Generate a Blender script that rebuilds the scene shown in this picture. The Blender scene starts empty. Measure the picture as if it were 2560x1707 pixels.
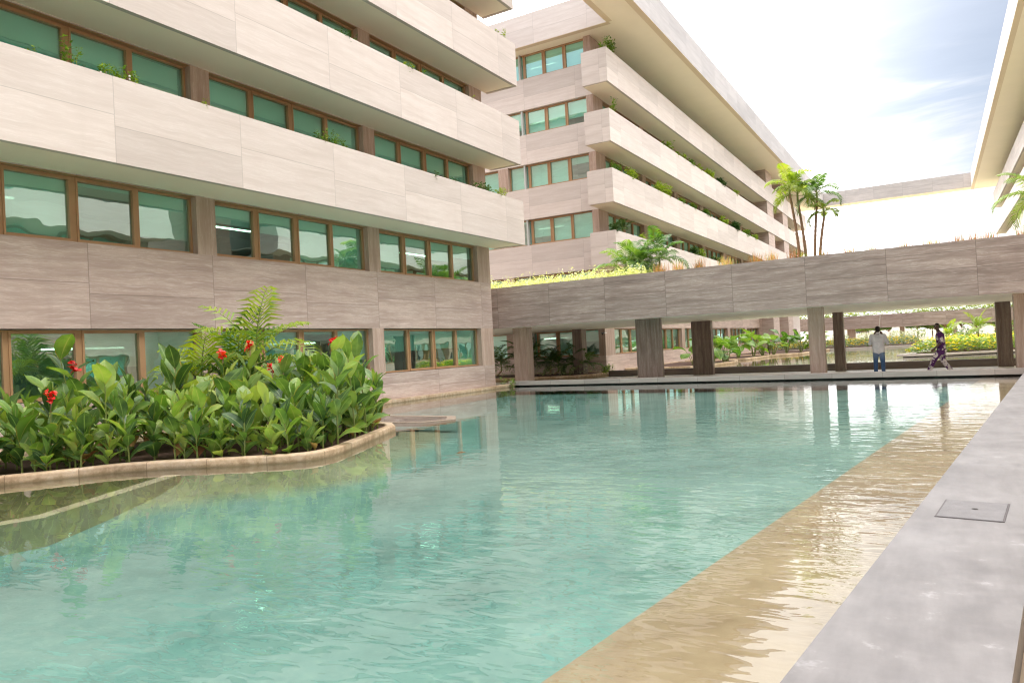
import bpy, bmesh, math, random
from mathutils import Vector, Matrix, noise as mnoise
from math import radians, sin, cos, pi

random.seed(7)
sc = bpy.context.scene
COL = sc.collection
V = Vector

# ------------------------------------------------------------------ helpers
class MB:
    """collects faces with uvs (in metres) and material slots, links them as ONE mesh object"""
    def __init__(s):
        s.v = []; s.f = []; s.uv = []; s.m = []; s.sm = []
    def face(s, pts, uvs=None, m=0, smooth=False):
        i = len(s.v); s.v += [tuple(p) for p in pts]
        s.f.append(tuple(range(i, i + len(pts))))
        s.uv.append(uvs if uvs else [(p[0], p[1]) for p in pts]); s.m.append(m); s.sm.append(smooth)
    def grid(s, rows, uvrows, m=0, smooth=True):
        i = len(s.v); n = len(rows[0])
        for r in rows: s.v += [tuple(p) for p in r]
        for a in range(len(rows) - 1):
            for b in range(n - 1):
                q = (i + a*n + b, i + a*n + b + 1, i + (a+1)*n + b + 1, i + (a+1)*n + b)
                s.f.append(q); s.uv.append([uvrows[a][b], uvrows[a][b+1], uvrows[a+1][b+1], uvrows[a+1][b]])
                s.m.append(m); s.sm.append(smooth)
    def box(s, x0, x1, y0, y1, z0, z1, m=0, fr=None, v0=0.0, bev=0, skip='', mb=None):
        """box in world axes, or in a facade frame fr(s, d, z) with x=along, y=outward"""
        F = fr if fr else (lambda a, b, c: (a, b, c))
        flip = False
        if fr:
            e = V(F(1,0,0)) - V(F(0,0,0)); g = V(F(0,1,0)) - V(F(0,0,0))
            flip = e.cross(g).z < 0
        c = lambda a, b, z: F(a, b, z)
        fs = []
        if 'L' not in skip: fs.append(([c(x0,y1,z0),c(x0,y0,z0),c(x0,y0,z1),c(x0,y1,z1)], [(y1,z0-v0),(y0,z0-v0),(y0,z1-v0),(y1,z1-v0)]))
        if 'R' not in skip: fs.append(([c(x1,y0,z0),c(x1,y1,z0),c(x1,y1,z1),c(x1,y0,z1)], [(y0,z0-v0),(y1,z0-v0),(y1,z1-v0),(y0,z1-v0)]))
        if 'F' not in skip: fs.append(([c(x0,y0,z0),c(x1,y0,z0),c(x1,y0,z1),c(x0,y0,z1)], [(x0,z0-v0),(x1,z0-v0),(x1,z1-v0),(x0,z1-v0)]))
        if 'B' not in skip: fs.append(([c(x1,y1,z0),c(x0,y1,z0),c(x0,y1,z1),c(x1,y1,z1)], [(x1,z0-v0),(x0,z0-v0),(x0,z1-v0),(x1,z1-v0)]))
        t = .35
        if 'U' not in skip: fs.append(([c(x0,y0,z1),c(x1,y0,z1),c(x1,y1,z1),c(x0,y1,z1)], [(x0,t),(x1,t),(x1,t+y1-y0),(x0,t+y1-y0)]))
        nb = len(fs)
        if 'D' not in skip: fs.append(([c(x0,y1,z0),c(x1,y1,z0),c(x1,y0,z0),c(x0,y0,z0)], [(x0,t),(x1,t),(x1,t+y1-y0),(x0,t+y1-y0)]))
        for k, (p, u) in enumerate(fs):
            if flip: p = p[::-1]; u = u[::-1]
            s.face(p, u, mb if (mb is not None and k == nb) else m)
    def prism(s, poly, z0, z1, m=0, top=None, bottom=True):
        n = len(poly); a = sum(poly[i][0]*poly[(i+1)%n][1]-poly[(i+1)%n][0]*poly[i][1] for i in range(n))
        if a < 0: poly = poly[::-1]
        d = 0
        for i in range(n):
            p, q = poly[i], poly[(i+1) % n]
            l = math.hypot(q[0]-p[0], q[1]-p[1])
            s.face([(p[0],p[1],z0),(q[0],q[1],z0),(q[0],q[1],z1),(p[0],p[1],z1)], [(d,0),(d+l,0),(d+l,z1-z0),(d,z1-z0)], m); d += l
        s.face([(p[0],p[1],z1) for p in poly], None, m if top is None else top)
        if bottom: s.face([(p[0],p[1],z0) for p in poly[::-1]], None, m)
    def tube(s, pts, rad, n=6, m=0, cap=True):
        rows = []; uvr = []; L = 0
        up = V((0.13, 0.31, 1))
        P = [V(p) for p in pts]
        for i, p in enumerate(P):
            t = (P[min(i+1, len(P)-1)] - P[max(i-1, 0)])
            if t.length < 1e-9: t = V((0,0,1))
            t.normalize()
            a = t.cross(up)
            if a.length < .05: a = t.cross(V((1,0,0)))
            a.normalize(); b = t.cross(a)
            r = rad[i] if hasattr(rad, '__len__') else rad
            if i: L += (P[i]-P[i-1]).length
            rows.append([p + (a*cos(2*pi*k/n) - b*sin(2*pi*k/n))*r for k in range(n+1)])
            uvr.append([(k/n, L) for k in range(n+1)])
        s.grid(rows, uvr, m)
        if cap:
            s.face(rows[-1][:n], [(0,0)]*n, m); s.face(rows[0][:n][::-1], [(0,0)]*n, m)
    def ball(s, c, r, m=0, seg=8, ring=6):
        c = V(c); r = r if hasattr(r, '__len__') else (r, r, r)
        rows = []; uv = []
        for i in range(ring+1):
            th = pi*i/ring
            rows.append([c + V((r[0]*sin(th)*cos(2*pi*k/seg), r[1]*sin(th)*sin(2*pi*k/seg), -r[2]*cos(th))) for k in range(seg+1)])
            uv.append([(k/seg, i/ring) for k in range(seg+1)])
        s.grid(rows, uv, m)
    def build(s, name, mats, parent=None, at=None):
        me = bpy.data.meshes.new(name)
        vs = s.v
        if at: vs = [(p[0]-at[0], p[1]-at[1], p[2]-at[2]) for p in vs]
        me.from_pydata(vs, [], s.f)
        ul = me.uv_layers.new(name='UVMap')
        flat = [c for fu in s.uv for p in fu for c in p]
        ul.data.foreach_set('uv', flat)
        mats = mats if isinstance(mats, (list, tuple)) else [mats]
        for m_ in mats: me.materials.append(m_)
        me.polygons.foreach_set('material_index', s.m)
        me.polygons.foreach_set('use_smooth', s.sm)
        me.update()
        o = bpy.data.objects.new(name, me); COL.objects.link(o)
        if at: o.location = at
        if parent: o.parent = parent
        return o

def tag(o, label=None, cat=None, group=None, kind=None):
    if label: o['label'] = label
    if cat: o['category'] = cat
    if group: o['group'] = group
    if kind: o['kind'] = kind
    return o
def empty(name, loc=(0,0,0), label=None, cat=None, group=None, rz=0):
    o = bpy.data.objects.new(name, None); COL.objects.link(o); o.location = loc; o.rotation_euler.z = rz
    o.empty_display_size = .2
    return tag(o, label, cat, group)
def copy_tree(o, parent=None):
    c = o.copy(); COL.objects.link(c)
    if parent: c.parent = parent
    for ch in list(o.children): copy_tree(ch, c)
    return c

# ------------------------------------------------------------------ materials
def mat(name):
    m = bpy.data.materials.new(name); m.use_nodes = True
    nt = m.node_tree; nt.nodes.clear()
    out = nt.nodes.new('ShaderNodeOutputMaterial')
    return m, nt, out
class N:
    def __init__(s, nt): s.nt = nt
    def n(s, t, **k):
        x = s.nt.nodes.new(t)
        for a, b in k.items(): setattr(x, a, b)
        return x
    def lk(s, a, b): s.nt.links.new(a, b)
    def setin(s, sock, v):
        if hasattr(v, 'is_output') or isinstance(v, bpy.types.NodeSocket): s.lk(v, sock)
        else: sock.default_value = v
    def math(s, op, a, b=None, c=None, clamp=False):
        x = s.n('ShaderNodeMath', operation=op, use_clamp=clamp)
        s.setin(x.inputs[0], a)
        if b is not None: s.setin(x.inputs[1], b)
        if c is not None: s.setin(x.inputs[2], c)
        return x.outputs[0]
    def vec(s, x=0., y=0., z=0.):
        c = s.n('ShaderNodeCombineXYZ')
        for i, q in enumerate((x, y, z)): s.setin(c.inputs[i], q)
        return c.outputs[0]
    def sep(s, v):
        c = s.n('ShaderNodeSeparateXYZ'); s.lk(v, c.inputs[0]); return c.outputs
    def noise(s, v=None, scale=1., detail=4., rough=.55, dist=0., out=0):
        c = s.n('ShaderNodeTexNoise')
        if v is not None: s.lk(v, c.inputs['Vector'])
        s.setin(c.inputs['Scale'], scale); c.inputs['Detail'].default_value = detail
        c.inputs['Roughness'].default_value = rough; c.inputs['Distortion'].default_value = dist
        return c.outputs[out]
    def ramp(s, f, pts):
        c = s.n('ShaderNodeValToRGB'); s.lk(f, c.inputs[0])
        e = c.color_ramp.elements
        while len(e) < len(pts): e.new(.5)
        for i, (p, q) in enumerate(pts):
            e[i].position = p; e[i].color = (*q, 1) if hasattr(q, '__len__') else (q, q, q, 1)
        return c.outputs[0]
    def mix(s, f, a, b, blend='MIX'):
        c = s.n('ShaderNodeMix', data_type='RGBA', blend_type=blend)
        s.setin(c.inputs[0], f)
        for i, q in ((6, a), (7, b)):
            if isinstance(q, tuple): c.inputs[i].default_value = (*q, 1)
            else: s.setin(c.inputs[i], q)
        return c.outputs[2]
    def mapr(s, v, a, b, c=0., d=1., smooth=False):
        x = s.n('ShaderNodeMapRange')
        if smooth: x.interpolation_type = 'SMOOTHSTEP'
        s.setin(x.inputs[0], v)
        for i, q in enumerate((a, b, c, d)): s.setin(x.inputs[i+1], q)
        return x.outputs[0]
    def bump(s, h, strength=1., dist=.01):
        b = s.n('ShaderNodeBump'); s.setin(b.inputs['Strength'], strength); s.setin(b.inputs['Distance'], dist)
        s.lk(h, b.inputs['Height']); return b.outputs[0]
    def princ(s, col, rough=.6, normal=None, spec=.4):
        p = s.n('ShaderNodeBsdfPrincipled')
        if isinstance(col, tuple): p.inputs['Base Color'].default_value = (*col, 1)
        else: s.lk(col, p.inputs['Base Color'])
        s.setin(p.inputs['Roughness'], rough)
        p.inputs['Specular IOR Level'].default_value = spec
        if normal is not None: s.lk(normal, p.inputs['Normal'])
        return p.outputs[0]

def stone(name, dark, base, light, plen=3.2, poff=0., mode='alt', vertical=False, streak=.5, rough=.55, scale=1., vs=6., joint=.55):
    m, nt, out = mat(name); g = N(nt)
    uv = g.n('ShaderNodeUVMap').outputs[0]
    u, v, _ = g.sep(uv)
    if vertical: u, v = v, u
    if mode == 'none':
        h = 0.0; line = 0.0
        oi = g.n('ShaderNodeObjectInfo').outputs['Random']
        hv = g.math('MULTIPLY', oi, 57.); hv2 = oi
    else:
        pu = g.math('DIVIDE', g.math('SUBTRACT', u, poff), plen)
        pid = g.math('FLOOR', pu); fu = g.math('FRACT', pu)
        e = g.math('MULTIPLY', g.math('MINIMUM', fu, g.math('SUBTRACT', 1., fu)), plen)
        if mode == 'alt':
            par = g.math('ABSOLUTE', g.math('MODULO', pid, 2.))
            jv = g.math('MULTIPLY_ADD', par, .235, .77)
            row = g.math('GREATER_THAN', v, jv)
            ev = g.math('ABSOLUTE', g.math('SUBTRACT', v, jv))
        else:
            rv = g.math('ADD', g.math('DIVIDE', v, .545), .36)
            row = g.math('FLOOR', rv); fr = g.math('FRACT', rv)
            ev = g.math('MULTIPLY', g.math('MINIMUM', fr, g.math('SUBTRACT', 1., fr)), .545)
        line = g.math('LESS_THAN', g.math('MINIMUM', e, ev), .009)
        wn = g.n('ShaderNodeTexWhiteNoise', noise_dimensions='2D'); g.lk(g.vec(pid, row), wn.inputs['Vector'])
        hv2 = wn.outputs['Value']; hv = g.math('MULTIPLY', hv2, 57.)
    # slow waviness shared by all veins, then stretched noise along the bed of the stone
    wob = g.noise(g.vec(g.math('MULTIPLY', u, 1.3), g.math('MULTIPLY', v, 1.6), hv), 1., 3.)
    vw = g.math('MULTIPLY_ADD', wob, .16, v)
    n1 = g.noise(g.vec(g.math('MULTIPLY', u, .55*scale), g.math('MULTIPLY', vw, vs*scale), hv), 1., 6., .6)
    n2 = g.noise(g.vec(g.math('MULTIPLY', u, 1.1*scale), g.math('MULTIPLY_ADD', vw, vs*3.2*scale, 7.), hv), 1., 5., .62)
    n3 = g.noise(g.vec(g.math('MULTIPLY', u, 2.2*scale), g.math('MULTIPLY_ADD', vw, vs*8*scale, 3.), hv), 1., 4., .6)
    c = g.mix(g.mapr(n1, .27, .66), dark, base)
    c = g.mix(g.math('MULTIPLY', g.mapr(n2, .56, .72), streak), c, light)
    c = g.mix(g.math('MULTIPLY', g.mapr(n3, .58, .74), streak*.8), c, light)
    c = g.mix(g.math('MULTIPLY', g.mapr(n3, .42, .28), .35), c, dark)
    vein = g.math('ABSOLUTE', g.math('SUBTRACT', n2, .5))
    c = g.mix(g.math('MULTIPLY', g.math('MULTIPLY', g.mapr(vein, .022, .004), g.mapr(n1, .42, .6)), streak*.9), c, light)
    if mode != 'none':
        k = g.math('MULTIPLY_ADD', hv2, .19, .885)
    else:
        k = g.math('MULTIPLY_ADD', hv2, .2, .88)
    c = g.mix(1., c, g.vec(k, k, k), 'MULTIPLY')
    # faint weather staining running down
    st = g.noise(g.vec(g.math('MULTIPLY', u, 2.2), g.math('MULTIPLY', v, .35), 1.7), 1., 4.)
    c = g.mix(g.math('MULTIPLY', g.mapr(st, .52, .75), .24), c, dark)
    if mode != 'none': c = g.mix(g.math('MULTIPLY', line, joint), c, tuple(q*.45 for q in dark))
    g.lk(g.princ(c, rough, g.bump(n2, .25, .006), .35), out.inputs[0])
    return m

def plain(name, col, rough=.6, var=.12, scale=3., spec=.4, bump=0., metal=0.):
    m, nt, out = mat(name); g = N(nt)
    tc = g.n('ShaderNodeTexCoord').outputs['Object']
    n = g.noise(tc, scale, 5., .6)
    k = g.math('MULTIPLY_ADD', n, 2*var, 1-var)
    c = g.mix(1., col, g.vec(k, k, k), 'MULTIPLY')
    nb = g.noise(tc, scale*12, 3.)
    sh = g.princ(c, rough, g.bump(nb, bump, .01) if bump else None, spec)
    if metal: sh.node.inputs['Metallic'].default_value = metal
    g.lk(sh, out.inputs[0])
    return m

BAND_D, BAND_B, BAND_L = (.535,.455,.405), (.62,.54,.49), (.73,.67,.635)
BRN_D, BRN_B, BRN_L = (.36,.265,.225), (.515,.40,.345), (.71,.62,.57)
M_band = stone('pale_travertine', BAND_D, BAND_B, BAND_L, 3.2, 2.53, 'alt', streak=.4, joint=.38)
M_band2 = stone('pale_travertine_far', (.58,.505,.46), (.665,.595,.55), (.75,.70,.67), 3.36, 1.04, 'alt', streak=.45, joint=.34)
M_brown = stone('brown_travertine', BRN_D, BRN_B, BRN_L, 3.2, 2.7, 'alt', streak=.6)
M_roof = stone('shaded_roof_fascia_stone', (.34,.315,.305), (.42,.395,.385), (.50,.475,.465), 3.36, 1.04, 'alt', streak=.35, joint=.35)  # darker roof stone: shade on the pool-side eave is put into the colour
M_brown2 = stone('brown_travertine_far_lit', tuple(q*1.1 for q in BRN_D), tuple(q*1.15 for q in BRN_B), BRN_L, 3.36, 1.04, 'alt', streak=.6)  # same brown stone lightened; brighter light on these walls is put into the colour
M_bridge = stone('grey_brown_travertine', (.255,.197,.172), (.43,.345,.305), (.68,.60,.56), 2.52, 1.2, 'rows', streak=.65)
M_pillar = stone('pillar_travertine', (.33,.23,.18), (.47,.345,.275), (.66,.56,.49), mode='none', vertical=True, streak=.5, vs=8)
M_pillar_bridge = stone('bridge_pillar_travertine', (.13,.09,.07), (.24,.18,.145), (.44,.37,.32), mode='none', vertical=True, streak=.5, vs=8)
M_soffit = plain('soffit_plaster', (.95,.845,.69), .7, .05, .6)
M_soffit_trim = plain('soffit_trim', (.74,.60,.44), .6, .06, .8)
M_soffit_bridge = plain('bridge_soffit_plaster', (.90,.84,.74), .7, .05, .5)
M_frame = plain('bronze_aluminium', (.40,.235,.12), .42, .08, 2., .5, metal=.15)
M_blind = plain('roller_blind_fabric', (.86,.88,.85), .8, .05, 1.)
def blind_mat():
    m, nt, out = mat('sheer_roller_blind'); g = N(nt)
    df = g.n('ShaderNodeBsdfDiffuse'); df.inputs[0].default_value = (.86,.88,.85,1)
    tr = g.n('ShaderNodeBsdfTransparent'); ms = g.n('ShaderNodeMixShader'); ms.inputs[0].default_value = .14
    g.lk(df.outputs[0], ms.inputs[1]); g.lk(tr.outputs[0], ms.inputs[2]); g.lk(ms.outputs[0], out.inputs[0]); return m
M_blind = blind_mat()
M_room = plain('office_interior', (.50,.53,.51), .9, .1, .5)
M_curbstone = plain('sandstone_kerb', (.55,.40,.27), .75, .28, 2.2, bump=.4)
def kerb_mat():
    m, nt, out = mat('jointed_sandstone_kerb'); g = N(nt)
    u, v, _ = g.sep(g.n('ShaderNodeUVMap').outputs[0]); p = g.n('ShaderNodeNewGeometry').outputs['Position']
    z = g.sep(p)[2]
    a = g.noise(p, 1.6, 6., .65); b = g.noise(p, 9., 5., .7)
    c = g.ramp(g.math('ADD', g.math('MULTIPLY', a, .55), g.math('MULTIPLY', b, .45)), [(.36, (.34,.22,.13)), (.5, (.52,.38,.25)), (.62, (.62,.49,.36))])
    pid = g.math('FLOOR', g.math('DIVIDE', u, .94)); wn = g.n('ShaderNodeTexWhiteNoise', noise_dimensions='1D'); g.lk(pid, wn.inputs['W'])
    k = g.math('MULTIPLY_ADD', wn.outputs['Value'], .22, .86); c = g.mix(1., c, g.vec(k, k, k), 'MULTIPLY')
    fu = g.math('FRACT', g.math('DIVIDE', u, .94)); c = g.mix(g.math('MULTIPLY', g.math('LESS_THAN', fu, .014), .6), c, (.12,.08,.05))
    st = g.math('MULTIPLY', g.mapr(g.math('MULTIPLY_ADD', g.math('SUBTRACT', b, .5), .08, z), .055, .015), .65); c = g.mix(st, c, (.17,.125,.06))
    c = g.mix(g.math('MULTIPLY', g.mapr(b, .60, .70), .45), c, (.22,.15,.09))
    g.lk(g.princ(c, .75, g.bump(b, .5, .01), .3), out.inputs[0]); return m
M_curbstone = kerb_mat()
M_concrete = None
M_soil = plain('dark_soil', (.085,.045,.03), .95, .5, 6., bump=1.)
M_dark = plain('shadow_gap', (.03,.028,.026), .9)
M_white = plain('white_paint', (.78,.78,.76), .5)

def concrete():
    m, nt, out = mat('polished_concrete'); g = N(nt)
    p = g.n('ShaderNodeNewGeometry').outputs['Position']
    a = g.noise(p, .9, 6., .65); b = g.noise(p, 4.5, 6., .7); c3 = g.noise(p, 60., 3., .7)
    s_ = g.n('ShaderNodeMapping'); g.lk(p, s_.inputs[0]); s_.inputs['Rotation'].default_value = (0, 0, radians(-7)); s_.inputs['Scale'].default_value = (7., 1.2, 1)
    d = g.noise(s_.outputs[0], 1., 5., .65)
    f = g.math('ADD', g.math('MULTIPLY', a, .45), g.math('ADD', g.math('MULTIPLY', b, .3), g.math('MULTIPLY', d, .25)))
    c = g.ramp(f, [(.33, (.090,.083,.081)), (.46, (.134,.125,.123)), (.55, (.172,.162,.160)), (.68, (.225,.214,.213))])
    c = g.mix(g.math('MULTIPLY', g.mapr(b, .62, .72), .35), c, (.37,.365,.37))
    c = g.mix(g.math('MULTIPLY', g.mapr(c3, .62, .75), .25), c, (.11,.105,.105))
    r = g.mapr(b, .3, .7, .42, .62)
    g.lk(g.princ(c, r, g.bump(g.math('ADD', b, g.math('MULTIPLY', c3, .2)), .15, .006), .4), out.inputs[0])
    return m
M_concrete = concrete()

def pool_mat():
    m, nt, out = mat('pool_floor_plaster'); g = N(nt)
    p = g.n('ShaderNodeNewGeometry').outputs['Position']
    a = g.noise(p, .28, 5., .6); b = g.noise(p, 1.6, 6., .65); f = g.noise(p, 9., 4., .6)
    c = g.ramp(g.math('ADD', g.math('MULTIPLY', a, .55), g.math('MULTIPLY', b, .45)),
               [(.35, (.085,.172,.150)), (.47, (.138,.248,.218)), (.56, (.19,.298,.263)), (.68, (.26,.35,.31))])
    c = g.mix(g.math('MULTIPLY', g.mapr(f, .55, .7), .18), c, (.33,.42,.33))
    g.lk(g.princ(c, .8), out.inputs[0]); return m
M_pool = pool_mat()
def tan_mat(name, c0, c1, c2):
    m, nt, out = mat(name); g = N(nt)
    p = g.n('ShaderNodeNewGeometry').outputs['Position']
    a = g.noise(p, .7, 6., .65); b = g.noise(p, 5., 5., .65)
    c = g.ramp(g.math('ADD', g.math('MULTIPLY', a, .6), g.math('MULTIPLY', b, .4)), [(.36, c0), (.5, c1), (.64, c2)])
    g.lk(g.princ(c, .8), out.inputs[0]); return m
M_shelf = tan_mat('sandy_pool_shelf', (.21,.13,.072), (.28,.183,.108), (.34,.235,.148))
def shoal_mat():
    m, nt, out = mat('silted_pool_shelf'); g = N(nt)
    p = g.n('ShaderNodeNewGeometry').outputs['Position']; z = g.sep(p)[2]
    a = g.noise(p, .7, 6., .65); b = g.noise(p, 5., 5., .65)
    f = g.math('ADD', g.math('MULTIPLY', a, .6), g.math('MULTIPLY', b, .4))
    c = g.ramp(f, [(.36, (.19,.185,.10)), (.5, (.30,.275,.17)), (.64, (.38,.345,.235))])
    q = g.ramp(f, [(.36, (.13,.22,.19)), (.5, (.19,.29,.255)), (.64, (.25,.345,.31))])
    c = g.mix(g.mapr(g.math('MULTIPLY_ADD', g.math('SUBTRACT', a, .5), .14, z), -.24, -.33), c, q)
    g.lk(g.princ(c, .8), out.inputs[0]); return m
M_shelf2 = shoal_mat()

def water_mat():
    m, nt, out = mat('rippled_water'); g = N(nt)
    p = g.n('ShaderNodeNewGeometry').outputs['Position']
    def stretched(rz, sx, sy):
        mp = g.n('ShaderNodeMapping', vector_type='POINT'); g.lk(p, mp.inputs[0])
        mp.inputs['Rotation'].default_value = (0, 0, radians(rz)); mp.inputs['Scale'].default_value = (sx, sy, 1)
        return mp.outputs[0]
    r1 = g.noise(stretched(-30, 2.3, 5.6), 1., 2., .5, .5)
    r2 = g.noise(stretched(-24, 5., 12.), 1., 1., .5, .3)
    r3 = g.noise(stretched(-45, .9, 2.), 1., 2., .5)
    calm = g.noise(p, .22, 3., .5)
    x, y, _ = g.sep(p)
    side = g.math('MULTIPLY', g.mapr(x, -8., -3., .12, 1.3, True), g.mapr(y, 9., 20., 1., .55, True))
    amp = g.math('MULTIPLY', g.mapr(calm, .36, .6, .35, 1.1), side)
    h = g.math('ADD', g.math('MULTIPLY', r1, 1.), g.math('MULTIPLY', r2, .16))
    h = g.math('ADD', g.math('MULTIPLY', h, amp), g.math('MULTIPLY', r3, .35))
    nb = g.bump(h, 1., .0078)
    fr = g.n('ShaderNodeFresnel'); fr.inputs['IOR'].default_value = 1.5; g.lk(nb, fr.inputs['Normal'])
    gl = g.n('ShaderNodeBsdfGlossy'); gl.inputs['Roughness'].default_value = .0; g.lk(nb, gl.inputs['Normal'])
    gl.inputs['Color'].default_value = (1,1,1,1)
    tr = g.n('ShaderNodeBsdfTransparent'); tr.inputs['Color'].default_value = (.90,.985,.965,1)
    ms = g.n('ShaderNodeMixShader'); g.lk(fr.outputs[0], ms.inputs[0]); g.lk(tr.outputs[0], ms.inputs[1]); g.lk(gl.outputs[0], ms.inputs[2])
    g.lk(ms.outputs[0], out.inputs[0]); return m
M_water = water_mat()

def glass_mat():
    m, nt, out = mat('green_solar_glass'); g = N(nt)
    p = g.n('ShaderNodeNewGeometry').outputs['Position']
    n = g.noise(p, .8, 2., .4)
    nb = g.bump(n, 1., .009)
    fr = g.n('ShaderNodeFresnel'); fr.inputs['IOR'].default_value = 1.45; g.lk(nb, fr.inputs['Normal'])
    fac = g.math('MULTIPLY_ADD', fr.outputs[0], .65, .36, clamp=True)
    gl = g.n('ShaderNodeBsdfGlossy'); gl.inputs['Roughness'].default_value = 0.; gl.inputs['Color'].default_value = (.76,1.,.95,1); g.lk(nb, gl.inputs['Normal'])
    tr = g.n('ShaderNodeBsdfTransparent'); tr.inputs['Color'].default_value = (.52,1.,.90,1)
    ms = g.n('ShaderNodeMixShader'); g.lk(fac, ms.inputs[0]); g.lk(tr.outputs[0], ms.inputs[1]); g.lk(gl.outputs[0], ms.inputs[2])
    g.lk(ms.outputs[0], out.inputs[0]); return m
M_glass = glass_mat()
def lamp_mat():
    m, nt, out = mat('ceiling_lamp_glow'); g = N(nt)
    e = g.n('ShaderNodeEmission'); e.inputs[0].default_value = (1,.93,.72,1); e.inputs[1].default_value = 5.
    g.lk(e.outputs[0], out.inputs[0]); return m
M_lamp = lamp_mat()

def leaf_mat(name, c_dark, c_mid, c_light, rib=None, edge=None, trans=.3, rough=.42, scale=2.5):
    """uv.x runs across the blade (0..1), uv.y along it"""
    m, nt, out = mat(name); g = N(nt)
    u, v, _ = g.sep(g.n('ShaderNodeUVMap').outputs[0])
    oi = g.n('ShaderNodeObjectInfo').outputs['Random']
    p = g.n('ShaderNodeNewGeometry').outputs['Position']
    n = g.noise(p, scale, 4., .6)
    f = g.math('ADD', n, g.math('MULTIPLY', g.math('SUBTRACT', oi, .5), .4))
    c = g.ramp(f, [(.32, c_dark), (.5, c_mid), (.7, c_light)])
    d = g.math('ABSOLUTE', g.math('SUBTRACT', u, .5))
    if edge:
        c = g.mix(g.math('MULTIPLY', g.mapr(d, .42, .5), g.mapr(g.noise(p, 4., 2.), .5, .6)), c, edge)
    if rib:
        w = g.math('FRACT', g.math('MULTIPLY_ADD', d, -14., g.math('MULTIPLY', v, 26.)))
        c = g.mix(g.math('MULTIPLY', g.mapr(w, .8, 1.), .22), c, rib)
        c = g.mix(g.math('MULTIPLY', g.mapr(d, .045, .015), .8), c, rib)
    pr = g.princ(c, rough, None, .5)
    tl = g.n('ShaderNodeBsdfTranslucent')
    g.lk(g.mix(1., c, (1.5,1.6,.6), 'MULTIPLY'), tl.inputs[0])
    ms = g.n('ShaderNodeMixShader'); ms.inputs[0].default_value = trans
    g.lk(pr, ms.inputs[1]); g.lk(tl.outputs[0], ms.inputs[2]); g.lk(ms.outputs[0], out.inputs[0])
    return m
M_canna = leaf_mat('canna_leaf', (.042,.095,.028), (.115,.21,.045), (.23,.33,.085), rib=(.26,.36,.12), edge=(.40,.34,.07))
M_canna_y = leaf_mat('young_canna_leaf', (.13,.25,.04), (.24,.37,.07), (.38,.46,.11), rib=(.38,.42,.14), edge=(.45,.30,.06))
M_dry = leaf_mat('dry_leaf', (.20,.08,.03), (.36,.18,.07), (.45,.30,.12), trans=.2, rough=.8)
M_stem = plain('canna_stem', (.20,.24,.06), .5, .3, 8.)
M_red = leaf_mat('red_petal', (.50,.008,.008), (.72,.015,.012), (.85,.07,.02), trans=.25, scale=20)
M_pinkstem = plain('pink_flower_stalk', (.34,.17,.15), .6)
M_palm = leaf_mat('palm_leaflet', (.045,.115,.02), (.09,.19,.03), (.20,.29,.05), trans=.35, scale=1.5)
M_palm_y = leaf_mat('sunny_palm_leaflet', (.16,.24,.02), (.30,.38,.03), (.48,.48,.06), trans=.4, scale=1.5)
M_areca = leaf_mat('areca_leaflet', (.08,.17,.022), (.17,.28,.035), (.33,.38,.06), trans=.35, scale=1.8)
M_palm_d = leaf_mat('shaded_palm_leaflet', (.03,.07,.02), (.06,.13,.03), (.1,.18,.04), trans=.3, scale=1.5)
M_trunk = plain('ringed_palm_trunk', (.30,.19,.11), .8, .4, 14., bump=.8)
M_balc = leaf_mat('balcony_leaf', (.05,.12,.015), (.14,.25,.025), (.34,.42,.05), trans=.35, scale=8)
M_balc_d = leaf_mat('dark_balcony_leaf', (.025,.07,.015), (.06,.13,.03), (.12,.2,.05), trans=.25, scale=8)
M_hedge = leaf_mat('sunlit_variegated_leaf', (.42,.46,.18), (.70,.71,.40), (.88,.87,.64), trans=.3, scale=9)  # pale variegated leaves, with the strong sun on them also put into the colour
M_orange = leaf_mat('orange_grass_blade', (.40,.17,.08), (.60,.30,.15), (.70,.48,.28), trans=.3, scale=8)
M_ear = leaf_mat('elephant_ear_leaf', (.05,.13,.02), (.11,.23,.03), (.22,.34,.06), rib=(.3,.4,.15), trans=.35)
M_bed = leaf_mat('flower_bed_leaf', (.05,.12,.02), (.13,.25,.035), (.26,.37,.06), trans=.3, scale=4)
M_yellow = leaf_mat('yellow_flower', (.70,.45,.01), (.85,.62,.015), (.9,.72,.05), trans=.2, scale=9)
M_sage = leaf_mat('pale_shrub_leaf', (.20,.27,.13), (.36,.42,.24), (.5,.54,.36), trans=.3, scale=5)
M_treef = leaf_mat('tree_leaf', (.05,.11,.02), (.12,.2,.04), (.26,.33,.09), trans=.3, scale=1.2)
M_petal_w = plain('pale_petal', (.8,.7,.72), .6)

# ------------------------------------------------------------------ camera, sun, sky
CAM = V((0, 0, 1.59))
R_ = ((0.8615321158621566, 0.5051041765109527, -0.051304816628345414),
      (0.04997587259441212, 0.01619102540740904, 0.9986191780927722),
      (0.5052373951881461, -0.8629064964220915, -0.011293933594993782))
cam = bpy.data.cameras.new('camera'); cam.lens = 25.47; cam.sensor_width = 36; cam.sensor_fit = 'HORIZONTAL'
cam.clip_start = .05; cam.clip_end = 3000
co = bpy.data.objects.new('camera', cam); COL.objects.link(co)
mw = Matrix(((R_[0][0], R_[1][0], R_[2][0], CAM.x), (R_[0][1], R_[1][1], R_[2][1], CAM.y), (R_[0][2], R_[1][2], R_[2][2], CAM.z), (0,0,0,1)))
co.matrix_world = mw; sc.camera = co

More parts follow.
